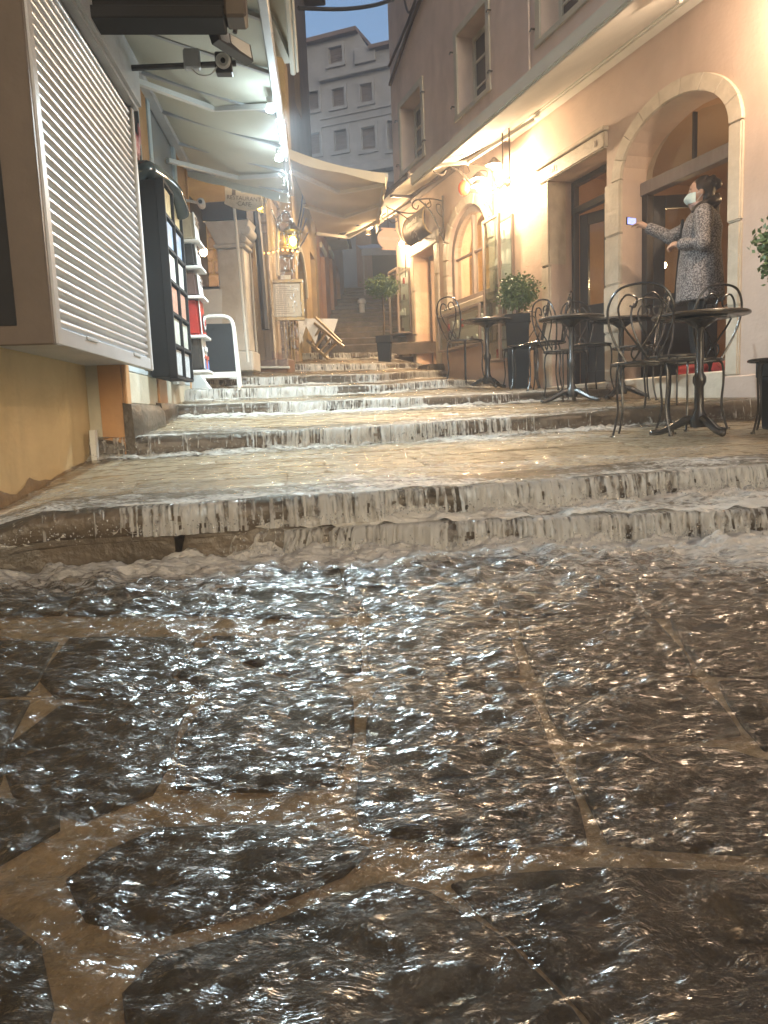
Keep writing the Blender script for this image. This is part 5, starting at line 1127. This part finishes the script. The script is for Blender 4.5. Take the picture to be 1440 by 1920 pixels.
# ------------------------------------------------------------------ jewellery displays
def vitrine(name, label, s0, s1, w, z0, z1, mats=('grey_wood','white_cloth'), shelves=2, glass_side=True):
    T = thing(name, label, 'display case', tuple(RW.P(s0,.002,0)), RW.rz, 'wall display cases'); L = s1-s0; t = .035
    f = MB()
    for x in (0, L-t):
        for y in (0, w-t): f.box(x, x+t, y, y+t, z0, z1)
    f.box(0,L,0,w,z0-.03,z0).box(t,L-t,w-t,w,z1-t,z1).box(t,L-t,0,t,z1-t,z1).box(t,L-t,0,.02,z0,z1); f.build('frame', MATS[mats[0]], T, bevel=.003)
    MB().box(t,L-t,.021,.026,z0,z1).build('lining', MATS[mats[1]], T)
    MB().box(t,L-t,w-.02,w-.014,z0,z1).build('front_pane', MATS['window_glass'], T); MB().box(0,L,0,w,z1+.002,z1+.008).build('top_pane', MATS['window_glass'], T)
    for x in (.012, L-.018): MB().box(x,x+.006,t,w-t,z0,z1).build('side_pane', MATS['window_glass'], T)
    for k in range(shelves):
        z = z0+(z1-z0)*(k+1)/(shelves+1); MB().box(t,L-t,.03,w-.03,z,z+.008).build('glass_shelf', MATS['window_glass'], T)
    nit = max(3, int(L/.16))
    for k in range(shelves+1):
        for q in range(nit):
            x = t+.05+(L-.14)*(q+.5)/nit; z = z0+(z1-z0)*k/(shelves+1)+.012
            if random.random() < .75: MB().prism([(x-.03,z),(x+.03,z),(x+.018,z+random.uniform(.07,.14)),(x-.018,z+random.uniform(.07,.14))], .06, .09).build('jewellery_bust', MATS[random.choice(('pale_fabric','white_cloth','bag_brown','terracotta_red'))], T, bevel=.006)
    return T
vitrine('wall_cabinet', 'tall glazed jewellery cabinet on the wall right of the arched window', 3.5, 3.95, .22, 1.98, 3.18, shelves=3)
vitrine('wall_cabinet', 'small glazed cabinet below the tall jewellery cabinet', 3.52, 3.95, .22, 1.45, 1.90, shelves=1)
vitrine('wall_cabinet', 'long low jewellery case under the arched window', 4.12, 5.52, .20, 1.72, 2.21, ('grey_wood','white_cloth'), 1)
vitrine('wall_cabinet', 'narrow jewellery case left of the shop door', 7.06, 7.5, .25, 2.18, 3.22, shelves=3)
# signs
OS = thing('oval_sign', 'pink oval hanging sign reading JEWELLERY on a scrolled bracket', 'sign', tuple(RW.P(6.35,.62,3.50)), RW.rz)
pm('sign_pink', (.82,.60,.52), (.78,.56,.48), .5, 6, .03, 40)
pl = [(.185*math.cos(a), .155*math.sin(a)) for a in np.linspace(0, 2*math.pi, 28, endpoint=False)]
MB().prism(pl, -.012, .012, axis='x').box(-.01,.01,-.12,.12,.14,.165).box(-.01,.01,-.12,.12,-.165,-.14).build('plate', MATS['sign_pink'], OS, bevel=.003)
text('JEWELLERY', .062, (-.0135,0,0), 'white_paint', OS, (math.radians(90),0,math.radians(-90)), .001, sp=1.15)
br = MB(); br.tube(spline([(0,-.60,.42),(0,-.3,.40),(0,-.05,.45),(0,.15,.55),(0,.22,.50),(0,.17,.44),(0,.13,.49)],6), .010, 6).tube(spline([(0,-.60,.05),(0,-.45,.22),(0,-.25,.36),(0,-.10,.43)],6), .010, 6).tube(spline([(0,-.55,.12),(0,-.47,.05),(0,-.52,-.02),(0,-.58,.03)],5), .008, 6).tube([(0,0,.45),(0,0,.16)], .006, 5).tube(spline([(0,.03,.38),(0,.10,.33),(0,.05,.27),(0,.0,.31)],5), .008, 5).tube(spline([(0,-.08,.38),(0,-.16,.30),(0,-.08,.24),(0,-.02,.28)],5), .008, 5).bar((0,-.605,-.1),(0,-.605,.5),.02)
br.build('bracket', MATS['bracket_iron'], OS, smooth=True)
BS = thing('barrel_sign', 'brown bulging shop sign on the wall above the jewellery door', 'sign', tuple(RW.P(5.72,.0,3.68)), RW.rz)
def fbs(u, v): a = math.radians(-70+140*v); return (.85*u, .10+.20*math.cos(a), .24*math.sin(a))
MB().sheet(fbs, 8, 12, .012).build('board', MATS['dark_wood'], BS, smooth=True)
MB().tube([fbs(0,v) for v in np.linspace(0,1,10)], .012, 6).tube([fbs(1,v) for v in np.linspace(0,1,10)], .012, 6).tube([fbs(0,0),fbs(1,0)], .012, 6).tube([fbs(0,1),fbs(1,1)], .012, 6).build('rim', MATS['brass'], BS, smooth=True)
lt = MB()
for k in range(10): x = .22+.045*k; lt.box(x, x+.022, .3145, .3165, -.02+random.uniform(0,.02), .035+random.uniform(0,.03))
lt.build('lettering', MATS['white_paint'], BS)
def scroll_bracket(s, z, out, label):
    T = thing('scroll_bracket', label, 'bracket', tuple(RW.P(s,0,z)), RW.rz, 'wrought iron wall brackets')
    b = MB(); b.bar((0,.012,-.35),(0,.012,.35),.022)
    b.tube(spline([(0,.02,.28),(0,out*.5,.30),(0,out,.26),(0,out*1.1,.18),(0,out*.95,.14),(0,out*.88,.20)],6), .011, 6).tube(spline([(0,.02,-.28),(0,out*.25,-.05),(0,out*.55,.16),(0,out*.85,.27)],6), .011, 6)
    b.tube(spline([(0,.03,.05),(0,out*.22,.12),(0,out*.25,.22),(0,out*.12,.22),(0,out*.13,.15)],6), .008, 6).tube(spline([(0,.03,-.15),(0,out*.12,-.22),(0,out*.2,-.15),(0,out*.12,-.1)],5), .008, 6).tube(spline([(0,out*.5,.29),(0,out*.45,.20),(0,out*.6,.17),(0,out*.65,.24)],5), .008, 6)
    b.build('scrollwork', MATS['bracket_iron'], T, smooth=True); return T
scroll_bracket(5.62, 3.62, .45, 'scrolled iron bracket beside the brown bulging shop sign')
scroll_bracket(4.02, 3.60, .75, 'scrolled iron bracket with curls below the cafe awning')
# red glass lantern hung on the bracket
HR = thing('red_pendant', 'small red glass pendant hanging on the scrolled bracket', 'ornament', tuple(RW.P(4.02,.42,3.60)), RW.rz)
pm('red_glass', (.75,.10,.03), (.65,.08,.03), .15, 3, 0, 5)
MB().ball((0,0,0), .075, 14, (1,1,1.25)).build('body', MATS['red_glass'], HR, smooth=True); MB().tube([(0,0,.09),(0,0,.26)], .006, 5).lathe([(.03,.08),(.02,.11)],10).build('hanger', MATS['bracket_iron'], HR)
# three-armed wall lamp
TL = thing('wall_lamp', 'three armed iron wall lamp blazing warm light beside the cafe awning', 'lamp', tuple(RW.P(3.62,.0,3.58)), RW.rz)
MB().lathe([(.06,0),(.06,.02),(.03,.05)],14).xf(Matrix.Rotation(math.radians(-90),4,'X')).build('wall_plate', MATS['bracket_iron'], TL)
pm('lamp_glow', (1,.9,.7), None, .3, 1, 0, 1, emit=(1.0,.80,.50), es=90)
for k, (x, y, z) in enumerate(((-.20,.30,.08),(.02,.40,-.10),(.26,.28,.06))):
    MB().tube(spline([(0,.04,0),(x*.3,y*.5,-.10),(x*.8,y*.9,-.08),(x,y,z-.04)],5), .010, 6).build('arm', MATS['bracket_iron'], TL)
    MB().lathe([(.022,.12),(.03,.11),(.09,.055),(.105,.035),(.10,.035),(.02,.10)],16,(x,y,z)).build('shade', MATS['bracket_iron'], TL, smooth=True)
    MB().ball((x,y,z+.02), .032, 12, (1,1,1.3)).build('bulb', MATS['lamp_glow'], TL, smooth=True)
    lamp('wall_lamp_light', (x,y,z-.03), 76, (1.0,.72,.44), .035, TL)
for s in (2.62, 2.78): MB().tube([(s-3.12-.3,.42,.45),(s-3.12-.3,.42,-.22)], .008, 6).build('hanging_rod', MATS['bracket_iron'], TL)
# lamp behind the oval sign
SLm = thing('sign_lamp', 'small bright lamp on the wall behind the oval sign', 'lamp', tuple(RW.P(7.15,.0,3.62)), RW.rz)
MB().ball((0,.11,0), .04, 12).build('bulb', MATS['lamp_glow'], SLm, smooth=True); MB().tube([(0,0,.0),(0,.09,.0)], .02, 8).build('holder', MATS['bracket_iron'], SLm); lamp('sign_lamp_light', (0,.17,-.02), 45, (1.0,.72,.42), .04, SLm)
# wall lantern just beyond the right edge whose glow shows on the wall
WL_ = thing('wall_lamp', 'warm wall lantern high on the pale wall at the right edge', 'lamp', tuple(RW.P(-.95,.0,3.60)), RW.rz)
MB().tube(spline([(0,0,.1),(0,.15,.2),(0,.30,.16),(0,.32,.08)],5), .012, 6).build('arm', MATS['bracket_iron'], WL_); MB().lathe([(.03,.09),(.10,.03),(.11,.0)],14,(0,.32,0)).build('shade', MATS['bracket_iron'], WL_, smooth=True)
MB().ball((0,.32,-.02), .045, 12).build('bulb', MATS['lamp_glow'], WL_, smooth=True); lamp('wall_lamp_light', (0,.34,-.09), 66, (1.0,.74,.52), .05, WL_)
# spots inside the cafe, lamp behind the rectangular door, light in the jewellery shop
for (s, w, z, pw, lab) in ((.95,-1.6,2.95,5,'small ceiling spot inside the arched doorway, left of the head'), (.25,-1.3,2.75,5,'small ceiling spot inside the arched doorway, behind the head'), (2.25,-1.2,2.35,5,'tiny orange table lamp glowing behind the rectangular door'), (4.72,-1.0,3.42,70,'bright hanging bulb inside the arched shop window'), (5.2,-1.4,2.95,45,'shop lamp glowing low inside the arched window')):
    T = thing('ceiling_lamp', lab, 'lamp', tuple(RW.P(s,w,z)), RW.rz); MB().ball((0,0,0), .035, 10, (1,1,1.6 if z > 3.2 else 1)).build('bulb', MATS['warm_glow'], T, smooth=True); MB().tube([(0,0,.03),(0,0,.4)], .006, 5).build('cord', MATS['dark_metal'], T); lamp('inner_light', (0,.0,-.07), pw*1.6, WARM, .04, T)
# water dripping from the awning edges
def drip(s, w, z0, z1, wind, f=LW, sg=-1):
    def g():
        t = random.random()**.8; z = z0+(z1-z0)*t; p = f.P(s+random.gauss(0,.02+.05*t)+wind*t, sg*(w+random.gauss(0,.012+.035*t)), z); return tuple(p), random.uniform(3, 9)
    return g
droplets(150, drip(.66,1.18,2.72,1.25,.10), (.0016,.0032), 'dripping_water', 'string of glittering drops falling from the nearer LED lamp', MATS['drop'], 'dripping water')
droplets(170, drip(1.62,1.18,2.68,1.35,.10), (.0016,.0034), 'dripping_water', 'string of glittering drops falling from the farther LED lamp', MATS['drop'], 'dripping water')
droplets(60, drip(3.45,1.33,3.42,2.6,.02,RW,1), (.002,.004), 'dripping_water', 'drops falling from the end of the cafe awning', MATS['drop'], 'dripping water')
# ================================================================== person filming from the doorway
PS_ = thing('person', 'person in speckled grey coat and pale blue face mask filming from the arched doorway', 'person', tuple(RW.P(.52,-.18,1.052)), math.radians(158))
def remesh(b, name, vox, mat, parent, smooth_it=6):
    me = b.mesh(name); o = bpy.data.objects.new('tmp', me); COL.objects.link(o)
    md = o.modifiers.new('r', 'REMESH'); md.mode = 'VOXEL'; md.voxel_size = vox
    ms = o.modifiers.new('s', 'SMOOTH'); ms.iterations = smooth_it; ms.factor = .5
    dg = bpy.context.evaluated_depsgraph_get(); dg.update(); nm = bpy.data.meshes.new_from_object(o.evaluated_get(dg)); nm.name = name
    bpy.data.objects.remove(o); nm.materials.clear()
    for p in nm.polygons: p.use_smooth = True
    return link(name, nm, mat, parent)
def limb(b, pts, rs, n=12):
    b.tube(pts, rs, n)
    for p, r in zip(pts, rs): b.ball(p, r*.99, n)
def hand(b, wrist, fwd, up, curl, spread=1, sc=1.0):
    w = Vector(wrist); f = Vector(fwd).normalized(); u = Vector(up).normalized(); s = f.cross(u).normalized()
    palm = w+f*.045*sc; b.ball(tuple(palm), .036*sc, 10, (1,1,.8)); limb(b, [tuple(w), tuple(palm)], [.024*sc,.030*sc], 10)
    for k, l in enumerate((.062,.072,.068,.052)):
        o = palm+f*.025*sc+s*(.027-.018*k)*spread*sc
        a1 = curl; d1 = f*math.cos(a1)-u*math.sin(a1); a2 = curl*2.0; d2 = f*math.cos(a2)-u*math.sin(a2)
        limb(b, [tuple(o), tuple(o+d1*l*.55*sc), tuple(o+d1*l*.55*sc+d2*l*.5*sc)], [.0095*sc,.0088*sc,.0078*sc], 8)
    t0 = palm+s*.030*spread*sc-f*.01; t1 = t0+(s*.7*spread+f*.5-u*.3).normalized()*.035*sc; t2 = t1+(f*.8-u*.6).normalized()*.028*sc; limb(b, [tuple(t0),tuple(t1),tuple(t2)], [.011*sc,.0100*sc,.0085*sc], 8)
bd = MB()
for sy in (-1, 1):
    limb(bd, [(0,sy*.085,.90),(.03,sy*.09,.48),(0,sy*.095,.09)], [.085,.058,.042]); limb(bd, [(0,sy*.095,.05),(.13,sy*.105,.035)], [.042,.036], 10)
limb(bd, [(0,0,.92),(.0,0,1.10),(-.01,0,1.28),(-.02,0,1.36)], [.145,.125,.140,.095], 16)
limb(bd, [(-.02,.15,1.345),(-.02,-.15,1.345)], [.06,.06]); limb(bd, [(-.015,0,1.38),(.005,0,1.47)], [.055,.05])
R_EL, R_WR = (.25,-.17,1.235), (.455,-.12,1.345); L_EL, L_WR = (-.01,.235,1.08), (.175,.15,1.105)
limb(bd, [(-.02,-.165,1.34), R_EL, R_WR], [.052,.040,.026]); limb(bd, [(-.02,.165,1.34), L_EL, L_WR], [.052,.042,.027])
hand(bd, R_WR, (.85,.1,.45), (-.45,.0,.9), .55, 1); hand(bd, L_WR, (.8,-.5,.15), (.2,.1,1), .75, -1)
# head: skull, jaw, brow, nose, chin, ears
bd.ball((.005,0,1.555), .098, 18, (1.02,.80,1.10)); bd.ball((.045,0,1.495), .060, 14, (1.0,.85,1.05)); bd.ball((.088,0,1.535), .016, 10, (1.2,.8,1.4)); bd.ball((.078,0,1.575), .030, 10, (.8,1.6,.6)); bd.ball((.082,0,1.463), .024, 10)
for sy in (-1,1): bd.ball((-.005, sy*.080, 1.535), .024, 10, (.9,.4,1.3)); bd.ball((.075, sy*.032, 1.552), .014, 8)
body = remesh(bd, 'body', .008, MATS['skin'], PS_, 4)
# eyes
pm('eye_white', (.7,.68,.65), None, .2, 3, 0, 5)
for sy in (-1,1):
    e = MB().ball((.084, sy*.032, 1.553), .0105, 10).build('eye', MATS['eye_white'], PS_, smooth=True); MB().ball((.0925, sy*.032, 1.553), .0055, 8).build('iris', MATS['black_panel'], e)
    MB().tube([(.090,sy*.016,1.574),(.092,sy*.034,1.579),(.080,sy*.052,1.573)], .004, 5).build('eyebrow', MATS['hair'], PS_)
# hair with bun
hr = MB(); hr.ball((-.02,0,1.575), .104, 18, (.98,.86,1.04)); hr.ball((-.05,0,1.50), .075, 14, (.8,1.0,1.2)); hr.ball((-.115,0,1.60), .050, 12); 
for k in range(16): a = random.uniform(-1,1); hr.ball((-.05+random.uniform(-.06,.03), .07*a, 1.60+random.uniform(-.05,.07)), random.uniform(.02,.03), 8)
# keep the face clear
ho = remesh(hr, 'hair', .008, MATS['hair'], PS_, 2)
bm = bmesh.new(); bm.from_mesh(ho.data)
kill = [v for v in bm.verts if v.co.x > .045+.25*max(0, v.co.z-1.60) and v.co.z < 1.635]; bmesh.ops.delete(bm, geom=kill, context='VERTS'); bm.to_mesh(ho.data); bm.free()
# mask
mk = MB()
def fm(u, v):
    a = math.radians(-78+156*u); z = 1.455+.085*v; r = .070+.026*math.sin(math.pi*v)*math.cos(a)**2+.012*math.cos(a)
    return (.028+r*math.cos(a)*1.05, r*math.sin(a)*1.02, z)
mk.grid(fm, 20, 8); pm('mask_blue', (.52,.66,.68), (.46,.60,.63), .7, 8, .05, 60); mk.build('face_mask', MATS['mask_blue'], PS_, smooth=True)
for sy in (-1,1): MB().tube([(.035,sy*.074,1.53),(-.008,sy*.088,1.545)], .002, 4).tube([(.035,sy*.074,1.465),(-.008,sy*.088,1.515)], .002, 4).build('ear_loop', MATS['white_cloth'], PS_)
# coat
ct = bpy.data.materials.new('speckled_coat'); ct.use_nodes = True; MATS['speckled_coat'] = ct
N = ct.node_tree.nodes; L = ct.node_tree.links; b_ = N['Principled BSDF']; tc = N.new('ShaderNodeTexCoord')
n1 = N.new('ShaderNodeTexNoise'); n1.inputs['Scale'].default_value = 95; n1.inputs['Detail'].default_value = 3; L.new(tc.outputs['Object'], n1.inputs[0])
cr = N.new('ShaderNodeValToRGB'); cr.color_ramp.elements[0].position = .44; cr.color_ramp.elements[0].color = (.05,.045,.05,1); cr.color_ramp.elements[1].position = .58; cr.color_ramp.elements[1].color = (.32,.30,.30,1)
L.new(n1.outputs[0], cr.inputs[0]); L.new(cr.outputs[0], b_.inputs['Base Color']); b_.inputs['Roughness'].default_value = .9
bpn = N.new('ShaderNodeBump'); bpn.inputs['Strength'].default_value = .5; bpn.inputs['Distance'].default_value = .01; L.new(n1.outputs[0], bpn.inputs['Height']); L.new(bpn.outputs[0], b_.inputs['Normal'])
co = MB()
def elip(pts):
    n = 20; vs = []
    for cx, z, rx, ry in pts:
        for k in range(n): a = 2*math.pi*k/n; f = 1+.02*math.sin(5*a+z*9); vs.append((cx+rx*math.cos(a)*f, ry*math.sin(a)*f, z))
    fs = [(i*n+k, i*n+(k+1) % n, (i+1)*n+(k+1) % n, (i+1)*n+k) for i in range(len(pts)-1) for k in range(n)] + [tuple(range(n-1,-1,-1)), tuple((len(pts)-1)*n+k for k in range(n))]
    co.add(vs, fs)
elip([(.0,.62,.205,.225),(.0,.80,.195,.215),(.0,.95,.185,.20),(.0,1.10,.165,.18),(-.01,1.25,.165,.195),(-.015,1.34,.135,.19),(-.02,1.40,.085,.11),(-.02,1.43,.07,.08)])
limb(co, [(-.02,-.165,1.335), R_EL, (.42,-.13,1.325)], [.080,.066,.052], 14); limb(co, [(-.02,.165,1.335), L_EL, (.14,.165,1.10)], [.082,.070,.056], 14)
remesh(co, 'coat', .011, MATS['speckled_coat'], PS_, 5)
fu = MB(); fu.tube([(-.02+.105*math.cos(a), .115*math.sin(a), 1.415+.05*(-math.cos(a))) for a in np.linspace(.7, 2*math.pi-.7, 14)], .042, 10); remesh(fu, 'fur_hood', .012, MATS['hair'], PS_, 1)
pl_ = MB(); pl_.hexa([(.185,-.02,.66),(.20,.03,.66),(.215,.03,.66),(.205,-.02,.66),(.135,-.02,1.34),(.145,.025,1.34),(.16,.02,1.33),(.155,-.02,1.33)]).build('coat_placket', MATS['black_panel'], PS_)
sc2 = MB(); sc2.tube([(-.0+.075*math.cos(a), .08*math.sin(a), 1.43+.012*math.cos(a)) for a in np.linspace(0, 2*math.pi, 16, endpoint=False)], .024, 8, closed=True); sc2.build('scarf', pm('pink_scarf',(.42,.30,.29),(.34,.24,.23),.8,20,.1,60), PS_, smooth=True)
tr = MB()
for sy in (-1,1): limb(tr, [(0,sy*.085,.88),(.03,sy*.09,.48),(0,sy*.095,.10)], [.098,.072,.060], 14)
remesh(tr, 'trousers', .012, MATS['black_panel'], PS_, 3)
for sy in (-1,1):
    sh_ = MB(); limb(sh_, [(-.03,sy*.095,.045),(.05,sy*.10,.045),(.15,sy*.107,.035)], [.05,.048,.040], 12); sh_.box(-.075,.18,sy*.10-.045,sy*.10+.045,.0,.02); sh_.build('shoe', MATS['terracotta_red'], PS_, smooth=True)
# phone held in the raised hand
PH = thing('phone', 'smartphone with glowing blue screen held up by the person in the doorway', 'phone', tuple(PS_.matrix_world @ Vector((0,0,0))), 0)
bpy.context.view_layer.update()
pos = PS_.matrix_world @ Vector((.585,-.11,1.405)); PH.location = pos; PH.rotation_euler = (0,0,math.radians(118))
MB().box(-.006,.003,-.062,.062,-.034,.034).build('case', MATS['black_panel'], PH, bevel=.003)
pm('screen', (.3,.35,.8), (.15,.2,.5), .2, 30, 0, 5, emit=(.30,.36,1.0), es=.8)
MB().box(-.0075,-.0062,-.055,.050,-.029,.029).build('screen', MATS['screen'], PH)
# red folded cover by the feet
rf = MB().hexa([(-.12,-.14,0),(.16,-.14,0),(.16,.12,0),(-.12,.12,0),(-.02,-.10,.10),(.12,-.1,.17),(.12,.1,.15),(-.02,.1,.07)]).build('red_bag', MATS['terracotta_red'], bevel=.02, seg=2); rf.scale = (.6,.5,.7); rf.location = RW.P(.16,-.12,1.053); rf.rotation_euler = (0,0,RW.rz); tag(rf, 'red bag on the doorstep at the feet of the person', 'bag')
# ================================================================== rain mist
HZ = MB().box(-42, 42, -42, 72, -2.2, 17.5).build('haze', None); tag(HZ, 'thin rain mist filling the street', 'mist', kind='stuff')
hm = bpy.data.materials.new('rain_mist'); hm.use_nodes = True; N = hm.node_tree.nodes; L = hm.node_tree.links; N.remove(N['Principled BSDF'])
pv = N.new('ShaderNodeVolumePrincipled'); pv.inputs['Color'].default_value = (.86,.87,.92,1); pv.inputs['Density'].default_value = .011; pv.inputs['Anisotropy'].default_value = .3
L.new(pv.outputs[0], N['Material Output'].inputs['Volume']); HZ.data.materials.append(hm)
